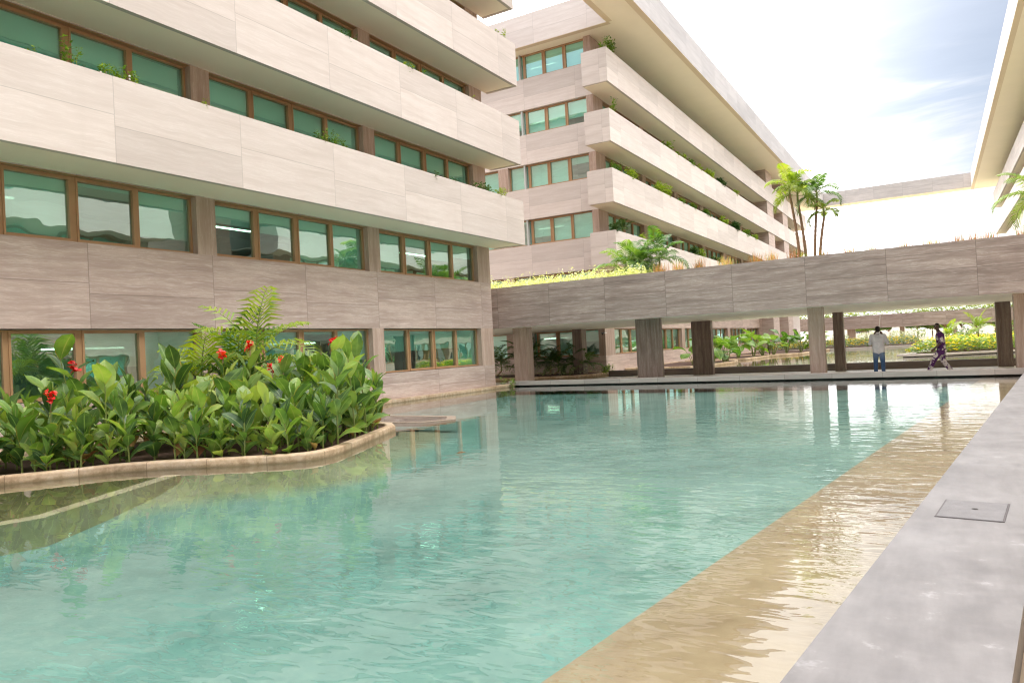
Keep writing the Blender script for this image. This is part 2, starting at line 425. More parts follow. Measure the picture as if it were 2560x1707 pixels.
SUN_EL, SUN_AZ = radians(60), radians(-82)         # azimuth from +Y, clockwise
sd = V((sin(SUN_AZ)*cos(SUN_EL), cos(SUN_AZ)*cos(SUN_EL), sin(SUN_EL)))
sl = bpy.data.lights.new('sun', 'SUN'); sl.energy = 4.2; sl.angle = radians(14); sl.color = (1., .945, .88)
so = bpy.data.objects.new('sun', sl); COL.objects.link(so)
so.rotation_euler = (-sd).to_track_quat('-Z', 'Y').to_euler(); so.location = (0, 0, 60)

def world():
    w = bpy.data.worlds.new('World'); sc.world = w; w.use_nodes = True
    nt = w.node_tree; nt.nodes.clear(); g = N(nt)
    out = g.n('ShaderNodeOutputWorld')
    sk = g.n('ShaderNodeTexSky', sky_type='NISHITA'); sk.sun_disc = False
    sk.sun_elevation = SUN_EL; sk.sun_rotation = SUN_AZ % (2*pi); sk.air_density = 1.; sk.dust_density = .8; sk.ozone_density = 1.
    b1 = g.n('ShaderNodeBackground'); g.lk(sk.outputs[0], b1.inputs[0]); b1.inputs[1].default_value = .15
    d = g.n('ShaderNodeTexCoord').outputs['Generated']
    x, y, z = g.sep(d)
    k = g.math('ADD', g.math('MAXIMUM', z, 0.), .16)
    px = g.math('DIVIDE', x, k); py = g.math('DIVIDE', y, k)
    mp = g.n('ShaderNodeMapping'); g.lk(g.vec(px, py, 0.), mp.inputs[0]); mp.inputs['Rotation'].default_value = (0, 0, radians(38)); mp.inputs['Scale'].default_value = (.9, 2.1, 1)
    n = g.noise(mp.outputs[0], 1.1, 9., .58, .5)
    dt = g.n('ShaderNodeVectorMath', operation='DOT_PRODUCT'); g.lk(d, dt.inputs[0]); dt.inputs[1].default_value = V((.17, .90, .40)).normalized()
    clear = g.mapr(dt.outputs['Value'], .925, .995, 0., 1., True)
    cover = g.mapr(g.math('ADD', n, g.math('MULTIPLY_ADD', g.math('MAXIMUM', clear, g.mapr(y, -.1, -.55, 0., 1., True)), -.50, .33)), .33, .72, .35, 1., True)
    ds = g.n('ShaderNodeVectorMath', operation='DOT_PRODUCT'); g.lk(d, ds.inputs[0]); ds.inputs[1].default_value = V((.22, .95, .22)).normalized()
    br = g.mapr(ds.outputs['Value'], .998, .94, 1.02, 2.7, True)         # thin bright cloud, thickest overhead
    br = g.math('MULTIPLY', br, g.mapr(y, -.5, .2, .8, 1., True))
    br = g.math('ADD', br, g.mapr(z, .36, .85, 0., 4.9, True))
    n2 = g.noise(mp.outputs[0], 2.2, 7., .62)
    br = g.math('MULTIPLY', br, g.mapr(n2, .3, .7, .90, 1.05))
    hi = 1.
    b2 = g.n('ShaderNodeBackground'); b2.inputs[0].default_value = (1., .985, .985, 1); g.lk(br, b2.inputs[1])
    ms = g.n('ShaderNodeMixShader'); g.lk(cover, ms.inputs[0]); g.lk(b1.outputs[0], ms.inputs[1]); g.lk(b2.outputs[0], ms.inputs[2])
    g.lk(ms.outputs[0], out.inputs[0])
world()
sc.view_settings.view_transform = 'Standard'; sc.view_settings.look = 'None'; sc.view_settings.exposure = 0; sc.view_settings.gamma = 1
sc.cycles.use_denoising = True; sc.cycles.denoising_prefilter = 'ACCURATE'; sc.cycles.filter_width = 1.2
sc.cycles.max_bounces = 10; sc.cycles.transparent_max_bounces = 16; sc.cycles.glossy_bounces = 5; sc.cycles.diffuse_bounces = 6
sc.cycles.caustics_reflective = True; sc.cycles.caustics_refractive = False; sc.cycles.sample_clamp_indirect = 6.

# ------------------------------------------------------------------ ground, pools, walkways (the setting)
g_ = MB(); g_.face([(-1500,-1500,-.75),(1500,-1500,-.75),(1500,1500,-.75),(-1500,1500,-.75)])
M_ground = plain('far_ground', (.22,.19,.13), .95, .3, .05)
tag(g_.build('ground', M_ground), kind='structure')
g_ = MB(); g_.box(-200, 200, 110.2, 900, -.7, .02)
tag(g_.build('land', plain('sandy_land', (.42,.37,.26), .95, .25, .15)), kind='structure')
g_ = MB(); g_.face([(-34,-14,-.36),(9,-14,-.36),(9,27.2,-.36),(-34,27.2,-.36)])
tag(g_.build('pool_floor', M_pool), kind='structure')
g_ = MB(); g_.face([(-17,36.4,-.5),(9,36.4,-.5),(9,110.3,-.5),(-17,110.3,-.5)])
tag(g_.build('far_pool_floor', tan_mat('pale_sandy_pool_floor', (.40,.34,.24), (.52,.45,.33), (.60,.53,.41))), kind='structure')
wl = lambda y: -.97 + .1225*y                     # the walkway's edge over the water
# shallow shelf along the walkway, two steps
def strip(y0, y1, a, b, z0, z1, m, n=6):
    mb = MB()
    mb.prism([(wl(y0)+a(y0), y0), (wl(y0)+b, y0), (wl(y1)+b, y1), (wl(y1)+a(y1), y1)], z0, z1)
    return mb
mb = strip(-13, 27, lambda y: -1.25, .2, -.6, -.11, None)
tag(mb.build('pool_shelf', M_shelf), kind='structure')
mb = strip(-13, 27, lambda y: -2.0-.012*y, -1.2, -.6, -.30, None)
tag(mb.build('pool_step', M_pool), kind='structure')
def shoal(outer, inner, zo, zi, name, m):           # a submerged apron that slopes down from the planter
    mb = MB(); n = len(outer)
    for i in range(n-1):
        mb.grid([[(*inner[i], zi), (*inner[i+1], zi)], [(*outer[i], zo), (*outer[i+1], zo)]], [[(0,0),(1,0)],[(0,1),(1,1)]])
    tag(mb.build(name, m), kind='structure')
SH_I = [(-13.4,2.6),(-12.7,4.0),(-11.87,5.2),(-11.1,6.4),(-9.62,7.4),(-8.6,8.1),(-8.5,8.6),(-9.1,10),(-9.5,11),(-10,12.1),(-10.4,12.6),(-12.6,12.6)]
SH_M = [(-12.2,1.5),(-9.0,3.0),(-8.75,4.3),(-8.6,5.3),(-8.2,6.2),(-7.5,7.3),(-7.35,8.5),(-7.7,9.9),(-8.35,11.4),(-9.2,13.2),(-10,14.6),(-14.5,15.0)]
shoal(SH_M, SH_I, -.368, -.1, 'pool_shelf', M_shelf2)
mb = MB(); mb.face([(-16.6,-14,0),(wl(-14)+.1,-14,0),(wl(27.02)+.1,27.02,0),(-16.6,27.02,0)])
tag(mb.build('water', M_water), kind='structure')
mb = MB(); mb.face([(-16.6,36.45,0),(8.9,36.45,0),(8.9,110.2,0),(-16.6,110.2,0)])
tag(mb.build('far_water', M_water), kind='structure')

# the walkway we stand on
mb = MB(); W = lambda y: -.235 + .125*y
mb.prism([(wl(-14),-14),(W(-14),-14),(W(26.85),26.85),(wl(26.85),26.85)], -.7, .22)
o = mb.build('walkway', M_concrete); tag(o, kind='structure')
bv = o.modifiers.new('edge', 'BEVEL'); bv.width = .008; bv.segments = 2; bv.limit_method = 'ANGLE'; bv.angle_limit = radians(50)
mb = MB(); mb.prism([(W(-14),-14),(8.4,-14),(8.4,26.85),(W(26.85),26.85)], -.7, .07)
tag(mb.build('path', plain('sand_coloured_paving', (.36,.28,.20), .8, .15, 1.5, bump=.2)), kind='structure')

# deck under the bridge: upstand rim, recessed shadow gap, sunken floor, rear upstand
M_rim = stone('deck_rim_stone', (.33,.285,.26), (.43,.38,.35), (.56,.51,.48), 1.55, .3, 'rows', streak=.3)
mb = MB(); mb.prism([(-15.85,26.9),(8.3,26.9),(8.3,27.35),(-16.15,27.35),(-16.15,27.1)], .05, .22)
tag(mb.build('deck', M_rim), kind='structure')
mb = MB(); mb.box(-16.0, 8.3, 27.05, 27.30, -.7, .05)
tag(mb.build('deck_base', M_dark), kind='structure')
mb = MB(); mb.face([(-24,27.35,-.02),(8.3,27.35,-.02),(8.3,36.2,-.13),(-24,36.2,-.13)])
tag(mb.build('pavement', plain('smooth_paving', (.68,.66,.63), .42, .1, 1.2)), kind='structure')
mb = MB(); mb.box(-15.6, 8.3, 36.2, 36.5, -.7, .19)
tag(mb.build('kerb', stone('dark_kerb_stone', (.13,.10,.08), (.2,.16,.135), (.3,.25,.22), mode='none', streak=.3)), kind='structure')
# stone kerb along the foot of the near building
mb = MB(); mb.box(-16.04, -15.74, -13, 26.9, -.6, .12)
o = mb.build('kerb', M_curbstone); tag(o, kind='structure')
bv = o.modifiers.new('round', 'BEVEL'); bv.width = .03; bv.segments = 2

# ------------------------------------------------------------------ buildings
LV = [(5.9, 7.72), (9.25, 11.08), (12.53, 14.29), (15.76, 17.6)]      # pale ledges: underside, top
ROOF0, ROOF1 = 19.1, 20.9
def facade(bld, fr, s0, s1, pillars, mats, depth=1.5, back=4.6, rnd=None, band_ends=(0., .47), lamps=True, brown=True, uo=0.):
    """fr(s, d, z): along, outward, up.  pillars = list of (a, b); the bays lie between them"""
    rnd = rnd or random.Random(3)
    mband, mbrown = mats
    F = fr
    bays = [(pillars[i][1], pillars[i+1][0]) for i in range(len(pillars)-1)]
    rows = [(1.0, 2.53), (4.42, 5.9)] + [(LV[i][1]-.62, LV[i+1][0] if i < 3 else ROOF0) for i in range(4)]
    # wall strips
    for (z0, z1, m_, v0) in ((-.5, 1.0, mbrown, -.35), (2.53, 4.42, mbrown, 2.53)):
        mb = MB(); mb.box(s0, s1, -.36, 0, z0, z1, fr=F, v0=v0); mb.build('wall', m_, bld)
    sof = MB(); trim = MB()
    for i, (a, b) in enumerate(LV):
        mb = MB()
        if depth > 0:
            e0, e1 = s0 - band_ends[0], s1 + band_ends[1]
            mb.box(e0, e1, depth-.14, depth, a, b, fr=F, v0=a)                 # front of the trough
            mb.box(e0, e0+.14, 0.02, depth-.14, a, b, fr=F, v0=a); mb.box(e1-.14, e1, 0.02, depth-.14, a, b, fr=F, v0=a)
            mb.build('parapet', mband, bld)
            sof.box(e0+.14, e1-.14, 0.0, depth-.14, a+.02, a+.2, fr=F)
            sl_ = MB(); sl_.box(e0+.14, e1-.14, 0.0, depth-.14, a+.2, b-.22, fr=F, skip='D'); sl_.build('planter_soil', M_soil, bld)
            wl_ = MB(); wl_.box(s0, s1, -.36, -.0, a, b-.62, fr=F, v0=a); wl_.build('wall', mband, bld)
        else:
            mb.box(s0, s1, -.36, 0, a, b, fr=F, v0=a); mb.build('wall', mband, bld)
    if sof.f: sof.build('soffit', M_soffit, bld)
    if depth == 0:
        rows = rows[:2] + [(LV[i][1], LV[i+1][0] if i < 3 else ROOF0-.0) for i in range(4)]
    room = MB()
    for (z0, z1) in rows:
        room.box(s0+.05, s1-.05, -back-.1, -back, z0-.5, z1+.1, fr=F)
        room.box(s0+.05, s1-.05, -back, -.4, z0-.62, z0-.52, fr=F); room.box(s0+.05, s1-.05, -back, -.4, z1+.02, z1+.1, fr=F)
    room.build('interior', M_room, bld)
    for r, (z0, z1) in enumerate(rows):
        for (a, b) in pillars:
            pm = MB(); pm.box(a, b, -.36, 0, z0, z1, fr=F); pm.build('pillar', M_pillar, bld)
        for (a, b) in bays:
            n = 4; w = (b-a)/n; f = .055
            fm = MB(); D0, D1 = -.30, -.20
            for k in range(n+1):
                x = a + k*w
                hw = f if 0 < k < n else f*.9
                x0, x1 = max(a, x-hw), min(b, x+hw)
                fm.box(x0, x1, D0, D1, z0+.02, z1-.02, fr=F)
            for k in range(n):
                x0, x1 = a+k*w+f, a+(k+1)*w-f
                op = k in (1, 2) or (n == 4 and k == 0 and (r % 2))
                fh = .075 if op else .05
                e = D1 + (.02 if op else 0)
                fm.box(x0, x1, D0, e, z0+.02, z0+.02+fh, fr=F); fm.box(x0, x1, D0, e, z1-.02-fh, z1-.02, fr=F)
                if op:
                    fm.box(x0, x0+.045, D0, e, z0+.02+fh, z1-.02-fh, fr=F); fm.box(x1-.045, x1, D0, e, z0+.02+fh, z1-.02-fh, fr=F)
            if depth > 0 and r > 0:
                fm.box(a, b, -.34, -.02, z1-.02, z1-.005, fr=F)
            win = fm.build('window', M_frame, bld)
            pm = MB(); pm.face([F(a, -.26, z0+.03), F(b, -.26, z0+.03), F(b, -.26, z1-.03), F(a, -.26, z1-.03)])
            pm.build('pane', M_glass, win)
            bm_ = MB()
            for k in range(n):
                q = rnd.random()
                drop = 1. if q < (.62 if r >= 2 else .45) else (.28 + .5*rnd.random() if q < .85 else .12)
                h = (z1-z0)*drop
                bm_.face([F(a+k*w+.04, -.36, z1-h+.02), F(a+(k+1)*w-.04, -.36, z1-h+.02), F(a+(k+1)*w-.04, -.36, z1-.02), F(a+k*w+.04, -.36, z1-.02)])
            bm_.build('blind', M_blind, win)
            if lamps and rnd.random() < .9:
                lm = MB(); zc = z1-.06
                s_ = a + w*rnd.choice((.3, 1.2, 1.9)); lm.box(s_, s_+1.9, -1.5, -1.42, zc-.35, zc-.31, fr=F); lm.build('ceiling_lamp', M_lamp, bld)

fL = lambda XW: (lambda s, d, z: (XW+d, s, z))          # faces +X
fR = lambda XW: (lambda s, d, z: (XW-d, s, z))          # faces -X
def roofbox(mb, x0, x1, y0, y1):
    mb.box(x0, x1, y0, y1, ROOF0, ROOF1, v0=ROOF0+.02)
    t = .34                                              # inset plaster soffit with a stone border round it
def roof(bld, rects, mband, strip=None):
    mb = MB()
    for i, r in enumerate(rects): mb.box(*r, ROOF0, ROOF1, m=2 if (i and strip) else 0, v0=ROOF0, mb=1)
    return mb.build('roof', [mband, M_soffit, strip or mband], bld)
def roof_trim(bld, segs):
    mb = MB()
    for (x0, x1, y0, y1) in segs: mb.box(x0, x1, y0, y1, ROOF0-.012, ROOF0-.002)
    mb.build('soffit_trim', M_soffit_trim, bld)

XW = -16.05
near = empty('office_building', (XW, 13, 0), 'near office building with pale stone ledges above the red flowers', 'building')
def at_root(root):                                       # facades are built in world space, then hung on their root
    inv = Matrix.Translation(root.location).inverted()
    def fix(o):
        for c in o.children:
            if c.parent == root: c.matrix_parent_inverse = inv
    fix(root)
facade(near, fL(XW), -1.0-6.45, 25.88, [(-7.45,-6.9),(-1.0,-.44),(5.44,6.0),(11.89,12.45),(18.34,18.91),(24.95,25.88)], (M_band, M_brown), rnd=random.Random(11))
em = MB()                                                # far end wall and back
em.box(-34, XW-.37, 25.5, 25.86, -.5, 19.1, v0=5.9-1.9*3); em.build('wall', M_brown, near)
em = MB(); em.box(-34, XW-.1, -8.2, -7.5, -.5, 19.1); em.build('wall', M_brown, near)
roof(near, [(-36, -14.63, -14, 26.3), (-14.63, -12.52, -14, 26.3)], M_band)
at_root(near)

far = empty('office_building', (XW, 60, 0), 'far office building with long stacked ledges, oversailing flat roof beside the tall palms', 'building')
P2 = [(37.8,39.2),(45.2,45.95),(52.05,52.8),(58.85,59.65),(65.6,66.55),(72.4,73.3),(79.0,79.3)]
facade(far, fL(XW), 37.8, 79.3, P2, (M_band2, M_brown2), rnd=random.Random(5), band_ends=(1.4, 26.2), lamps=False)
# the end that faces us
fE = lambda s, d, z: (XW-s, 37.8-d, z)
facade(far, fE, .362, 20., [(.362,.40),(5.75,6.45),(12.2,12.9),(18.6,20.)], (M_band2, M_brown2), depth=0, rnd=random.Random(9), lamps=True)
# stair cores and slit-window walls past the offices, then one last bay
for (y0, y1, x) in ((79.3, 82.6, -14.62), (88.2, 91.4, -14.62)):
    cm = MB(); cm.box(-20, x, y0, y1, -.5, 5.88, v0=5.9-1.9*3)
    for i in range(4): cm.box(-20, x, y0, y1, LV[i][1]+.002, (LV[i+1][0] if i < 3 else ROOF0)-.002, v0=LV[i][1])
    cm.build('stair_core', M_brown2, far)
wm = MB(); dk = MB()
for (y0, y1) in ((82.6, 88.2), (91.4, 105.4)):
    wm.box(-20, -16.0, y0, y1, -.5, ROOF0, v0=5.9-1.9*3)
wm.build('wall', M_band2, far)
for yc in (84.2, 85.6, 93., 97., 101.):
    for z0 in (.9, 4.2, 7.9, 11.3, 14.5):
        if yc > 90: dk.box(-16.04, -15.98, yc-1.3, yc+1.3, z0, z0+1.5)
        else: dk.box(-16.04, -15.98, yc-.32, yc+.32, z0, z0+1.7)
dk.build('slit_window', plain('dark_slit_glass', (.03,.045,.04), .15, .1, 1., .6), far)
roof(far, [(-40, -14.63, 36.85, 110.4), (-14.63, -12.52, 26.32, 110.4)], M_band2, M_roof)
roof_trim(far, [(-12.86,-12.53,26.4,110.3), (-14.62,-14.3,26.4,36.9), (-40,-14.5,36.87,37.2)])
at_root(far)

XR = 8.3
rn = empty('office_building', (XR, 10, 0), 'office building opposite the flower planter, mirrored in the near windows', 'building')
facade(rn, fR(XR), -7.45, 27.0, [(-7.45,-6.9),(-1.0,-.44),(5.44,6.0),(11.89,12.45),(18.34,18.91),(25.3,27.0)], (M_band, M_brown), rnd=random.Random(21), lamps=False)
roof(rn, [(4.75, 24, -14, 26.3)], M_band)
mb = MB(); mb.box(XR+.38, 24, -7.4, 26.9, -.5, 19.05); mb.build('wall', M_brown, rn)
at_root(rn)
rf = empty('office_building', (XR, 60, 0), 'office building on the right with a white-edged roof overhang, cut by the photo edge', 'building')
P4 = [(36.6,38.0)] + [(38.+6.75*(i+1)-.75, 38.+6.75*(i+1)) for i in range(9)] + [(104.9,105.0)]
facade(rf, fR(XR), 36.6, 105.0, P4, (M_band2, M_brown2), rnd=random.Random(31), lamps=False, band_ends=(1.2, .6))
roof(rf, [(4.72, 26, 26.32, 110.4)], M_band2)
roof_trim(rf, [(4.73, 5.06, 26.4, 110.3)])
mb = MB(); mb.box(XR+4.8, 24, 36.7, 104.9, -.5, 19.05); mb.build('wall', M_brown2, rf)
at_root(rf)
# the beam that closes the roof ring at the far end
mb = MB(); mb.box(-12.518, 4.718, 108.3, 110.4, ROOF0, ROOF1, v0=ROOF0, mb=1)
tag(mb.build('roof_beam', [stone('grey_travertine_beam', (.44,.395,.365), (.57,.52,.485), (.67,.62,.59), 3.4, .5, 'alt', streak=.4), M_soffit]), 'long stone roof beam spanning the sky between the two far roofs', 'beam')

# ------------------------------------------------------------------ the planted bridge
br = empty('bridge', (-6, 32, 0), 'planted stone bridge on square pillars crossing above the pool deck', 'bridge')
BZ0, BZ1 = 2.545, 4.30
mb = MB(); mb.box(-24, 8.28, 27.0, 27.28, BZ0, BZ1, v0=BZ0); mb.build('parapet', M_bridge, br)
mb = MB(); mb.box(-24, 8.28, 37.1, 37.4, BZ0-.05, BZ1, v0=BZ0); mb.build('parapet', M_bridge, br)
mb = MB(); mb.face([(-24,37.1,2.495),(8.28,37.1,2.495),(8.28,27.28,2.56),(-24,27.28,2.56)]); mb.build('soffit', M_soffit_bridge, br)
mb = MB(); mb.face([(-24,27.28,4.12),(8.28,27.28,4.12),(8.28,37.1,4.12),(-24,37.1,4.12)]); mb.build('planter_soil', M_soil, br)
for (x0, x1, y0, y1, c) in ((-16.45,-15.75,28.2,28.75,0), (-10.55,-9.5,28.0,28.22,0), (-4.0,-3.48,28.1,28.5,0), (2.18,3.1,28.15,28.6,0),
                            (-16.9,-16.35,35.3,35.9,1), (-10.38,-9.42,35.2,35.55,1), (-3.97,-3.55,35.2,35.65,1), (2.1,2.62,35.2,35.6,1)):
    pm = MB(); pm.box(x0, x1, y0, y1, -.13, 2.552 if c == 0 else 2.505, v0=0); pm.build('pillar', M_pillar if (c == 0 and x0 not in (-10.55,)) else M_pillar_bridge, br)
at_root(br)

fb = empty('bridge', (-4, 112, 0), 'second bridge in the distance with hedges on top, seen under the first bridge', 'bridge')
mb = MB(); mb.box(-20, 12, 110.5, 110.9, 2.0, 3.78, v0=2.0); mb.box(-20, 12, 115.6, 116, 2.0, 3.78, v0=2.0); mb.build('parapet', M_bridge, fb)
mb = MB(); mb.face([(-20,115.6,2.02),(12,115.6,2.02),(12,110.9,2.02),(-20,110.9,2.02)]); mb.build('soffit', M_soffit_bridge, fb)
mb = MB(); mb.face([(-20,110.9,3.6),(12,110.9,3.6),(12,115.6,3.6),(-20,115.6,3.6)]); mb.build('planter_soil', M_soil, fb)
for (x0, x1) in ((-10.75,-9.75),(-4.25,-3.7),(1.93,2.4),(8.2,8.7)):
    pm = MB(); pm.box(x0, x1, 111.3, 112.0, 0, 2.01); pm.build('pillar', M_pillar, fb)
at_root(fb)

# ------------------------------------------------------------------ plant builders
def blade(mb, base, yaw, pitch, L, Wd, droop, fold=.25, m=0, roll=0., nl=5, twist=0.):
    """one broad leaf: rises at `pitch`, bends by `droop`, folded along its midrib"""
    d = V((cos(yaw), sin(yaw), 0)); side0 = V((-sin(yaw), cos(yaw), 0))
    rows = []; uv = []
    p = V(base); ang = pitch; prof = (.08, .62, .98, 1., .66, .0) if nl == 5 else None
    for i in range(nl+1):
        t = i/nl
        w = Wd*.5*(prof[i] if prof else sin(pi*min(1, t*.92+.06))**.8)
        up = V((0,0,1))
        dirv = d*cos(ang) + up*sin(ang)
        nrm = up*cos(ang) - d*sin(ang)
        sd_ = (side0*cos(roll+twist*t) + nrm*sin(roll+twist*t)); nr = nrm*cos(roll+twist*t) - side0*sin(roll+twist*t)
        wv = .06*Wd*sin(t*9+yaw*5)
        rows.append([p - sd_*w + nr*(w*fold+wv), p - sd_*w*.5 + nr*w*fold*.35, p, p + sd_*w*.5 + nr*w*fold*.35, p + sd_*w + nr*(w*fold-wv)])
        uv.append([(0,t),(.25,t),(.5,t),(.75,t),(1,t)])
        p = p + dirv*(L/nl); ang -= droop/nl
    mb.grid(rows, uv, m)

def canna(rnd, h, flower=False, young=.3, dry=False):
    """returns root empty with foliage, stem (and flower)"""
    root = empty('canna_plant')
    fm, sm = MB(), MB()
    lean = V((rnd.uniform(-.12,.12), rnd.uniform(-.12,.12), 0))*h
    pts = [V((0,0,0)) + lean*(t*t) + V((0,0,h*t)) for t in (0,.25,.5,.75,1)]
    sm.tube(pts, [.017,.015,.013,.011,.007], 6)
    n = rnd.randint(7, 9); y0 = rnd.random()*6.28
    for i in range(n):
        t = .10 + .9*(i/(n-1))**.9
        q = pts[0] + lean*(t*t) + V((0,0,h*t))
        L = rnd.uniform(.34,.54)*(1.05-.25*abs(t-.55))*min(1.15, .55+h*.5)
        yaw = y0 + i*2.45 + rnd.uniform(-.4,.4)
        pit = rnd.uniform(.55,1.05) + .35*t
        mi = 1 if rnd.random() < young*(.35+t) else 0
        if i == 0 and dry and rnd.random() < .8: mi = 2
        blade(fm, q, yaw, pit, L, L*rnd.uniform(.42,.58), rnd.uniform(.35,1.3)*(1.1-.5*t), rnd.uniform(.12,.4), mi, rnd.uniform(-.35,.35), twist=rnd.uniform(-.4,.4))
    if not flower:
        for k in range(2): blade(fm, pts[-1], y0+k*2.6, 1.35, rnd.uniform(.22,.36), .09, .1, .8, 1)
    fo = fm.build('foliage', [M_canna, M_canna_y, M_dry], root); sm.build('stem', M_stem, root)
    if flower:
        top = pts[-1]; st = MB(); hh = .26
        st.tube([top, top+V((.01,0,hh*.5)), top+V((.0,.01,hh))], [.009,.008,.006], 5)
        st.build('flower_stalk', M_pinkstem, root)
        fl = MB(); c = top + V((0,0,hh))
        for k in range(16):
            b = c + V((rnd.uniform(-.03,.03), rnd.uniform(-.03,.03), rnd.uniform(-.07,.06)))
            blade(fl, b, rnd.random()*6.28, rnd.uniform(-.3,1.1), rnd.uniform(.075,.115), rnd.uniform(.055,.08), rnd.uniform(.4,1.8), .3, 0, rnd.uniform(-.6,.6))
        fl.build('flower', M_red, root)
    return root

def frond(mb, base, yaw, pitch, L, droop, nleaf=26, lw=.03, ll=.4, m=0, rach=.012, vshape=.5, rnd=random):
    d = V((cos(yaw), sin(yaw), 0)); side = V((-sin(yaw), cos(yaw), 0)); up = V((0,0,1))
    p = V(base); ang = pitch; pts = []; dirs = []
    n = 14
    for i in range(n+1):
        dv = d*cos(ang) + up*sin(ang); pts.append(p.copy()); dirs.append((dv, up*cos(ang) - d*sin(ang)))
        p = p + dv*(L/n); ang -= droop/n*(.5+1.0*i/n)
    mb.tube(pts, [rach*(1-.8*i/n) for i in range(n+1)], 4, 1, cap=False)
    for k in range(nleaf):
        t = .16 + .84*k/(nleaf-1)
        f = t*n; i = min(int(f), n-1); q = pts[i].lerp(pts[i+1], f-i); dv, nr = dirs[i]
        l = ll*(sin(pi*min(1., .18+.78*t)))**.7*rnd.uniform(.88,1.08)
        for s_ in (-1, 1):
            a = dv*rnd.uniform(.55,.85) + side*s_*1. + nr*(vshape+rnd.uniform(-.12,.12)); a.normalize()
            tip = q + a*l + V((0,0,-.22*l - .12*l*abs(droop)))
            mid = q + a*l*.5 + V((0,0,.02*l))
            w = dv*lw*.5
            mb.grid([[q - w*.5, q + w*.5], [mid - w, mid + w], [tip - w*.12, tip + w*.12]], [[(0,0),(1,0)],[(0,.5),(1,.5)],[(0,1),(1,1)]], m, False)

def palm(name, loc, label, cat='palm', group=None, trunks=((0,0,0,0,2.5),), nf=9, L=1.5, mats=None, ll=.38, lw=.035, nleaf=26, seed=1, pitch=(.3,1.35), droop=(.9,2.), tr=.05, petiole=.0):
    rnd = random.Random(seed)
    root = empty(name, loc, label, cat, group)
    for (bx, by, lx, ly, h) in trunks:
        tm = MB(); pts = []; rad = []
        k = max(4, int(h/.09)) if h > .4 else 4
        for i in range(k+1):
            t = i/k; pts.append(V((bx + lx*t**1.6, by + ly*t**1.6, h*t))); rad.append(tr*(1.15-.35*t)*(1.1 if i % 2 else .95))
        tm.tube(pts, rad, 8); tm.build('trunk', M_trunk, root)
        top = pts[-1]
        cm = MB()
        cm.tube([top, top+V((0,0,.25)), top+V((0,0,.45))], [tr*.9, tr*.8, tr*.35], 6, 1)
        y0 = rnd.random()*6.28
        for j in range(nf):
            a = y0 + j*2.399; pt = pitch[0] + (pitch[1]-pitch[0])*(j/(nf-1)); 
            frond(cm, top+V((0,0,.2+.02*j)), a+rnd.uniform(-.2,.2), pt, L*rnd.uniform(.8,1.1), droop[1]+(droop[0]-droop[1])*(j/(nf-1))*rnd.uniform(.8,1.2), nleaf, lw, ll, 0, .014, .35, rnd)
        cm.build('crown', [mats or M_palm, M_stem], root)
    return root

def bush_mesh(mb, c, r, n, ls, rnd, m=0, up=.6, sprig=0):
    c = V(c)
    for k in range(n):
        while True:
            q = V((rnd.uniform(-1,1), rnd.uniform(-1,1), rnd.uniform(-.2,1)))
            if q.length < 1 and q.length > .3: break
        pos = c + V((q.x*r[0], q.y*r[1], q.z*r[2]))
        yaw = math.atan2(q.y, q.x) + rnd.uniform(-1.2,1.2)
        s = ls*rnd.uniform(.6,1.3)
        a = V((cos(yaw), sin(yaw), rnd.uniform(-.3, up+.3))).normalized(); b = a.cross(V((rnd.uniform(-.6,.6), rnd.uniform(-.6,.6), 1))).normalized()
        mb.face([pos, pos + a*s*.5 + b*s*.27, pos + a*s, pos + a*s*.5 - b*s*.27], [(.5,0),(1,.5),(.5,1),(0,.5)], m)

def ledge_plant(loc, size, label, dark=False, seed=0, flowers=False, sprigs=3, group='plants growing in the ledge troughs'):
    rnd = random.Random(seed)
    root = empty('ledge_plant', loc, label, 'plant', group)
    fm, sm = MB(), MB()
    w, h = size; sf = 1 + max(0, loc[1]-24)/26; h *= 1 + .25*(sf > 1.2)
    nst = max(2, int(sprigs*w/.22))
    for k in range(nst):
        b = V((rnd.uniform(-.1,.18), rnd.uniform(-w/2, w/2), -.25)); hh = h*rnd.uniform(.45,1.)+.25
        tip = b + V((rnd.uniform(-.05,.2), rnd.uniform(-.25,.25)*hh*1.2, hh))
        mid = b.lerp(tip, .55) + V((rnd.uniform(-.03,.03), rnd.uniform(-.03,.03), .04))
        sm.tube([b, mid, tip], [.008,.006,.003], 4)
        for j in range(rnd.randint(16, 26)):
            t = rnd.uniform(.25,1.02); q = b.lerp(mid, t/.55) if t < .55 else mid.lerp(tip, (t-.55)/.45)
            yaw = rnd.random()*6.28; s = rnd.uniform(.06,.115)*(1. if not dark else 1.2)*sf
            a = V((cos(yaw), sin(yaw), rnd.uniform(-.5,.7))).normalized(); bb = a.cross(V((rnd.uniform(-.5,.5),rnd.uniform(-.5,.5),1))).normalized()
            q = q + a*.015
            fm.face([q, q+a*s*.45+bb*s*.25, q+a*s, q+a*s*.45-bb*s*.25], [(.5,0),(1,.5),(.5,1),(0,.5)], 0)
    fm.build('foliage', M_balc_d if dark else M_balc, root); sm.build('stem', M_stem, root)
    if flowers:
        fl = MB()
        for k in range(5): fl.ball((rnd.uniform(0,.2), rnd.uniform(-w/2,w/2), h*rnd.uniform(.15,.5)), .025)
        fl.build('flower', M_petal_w, root)
    return root

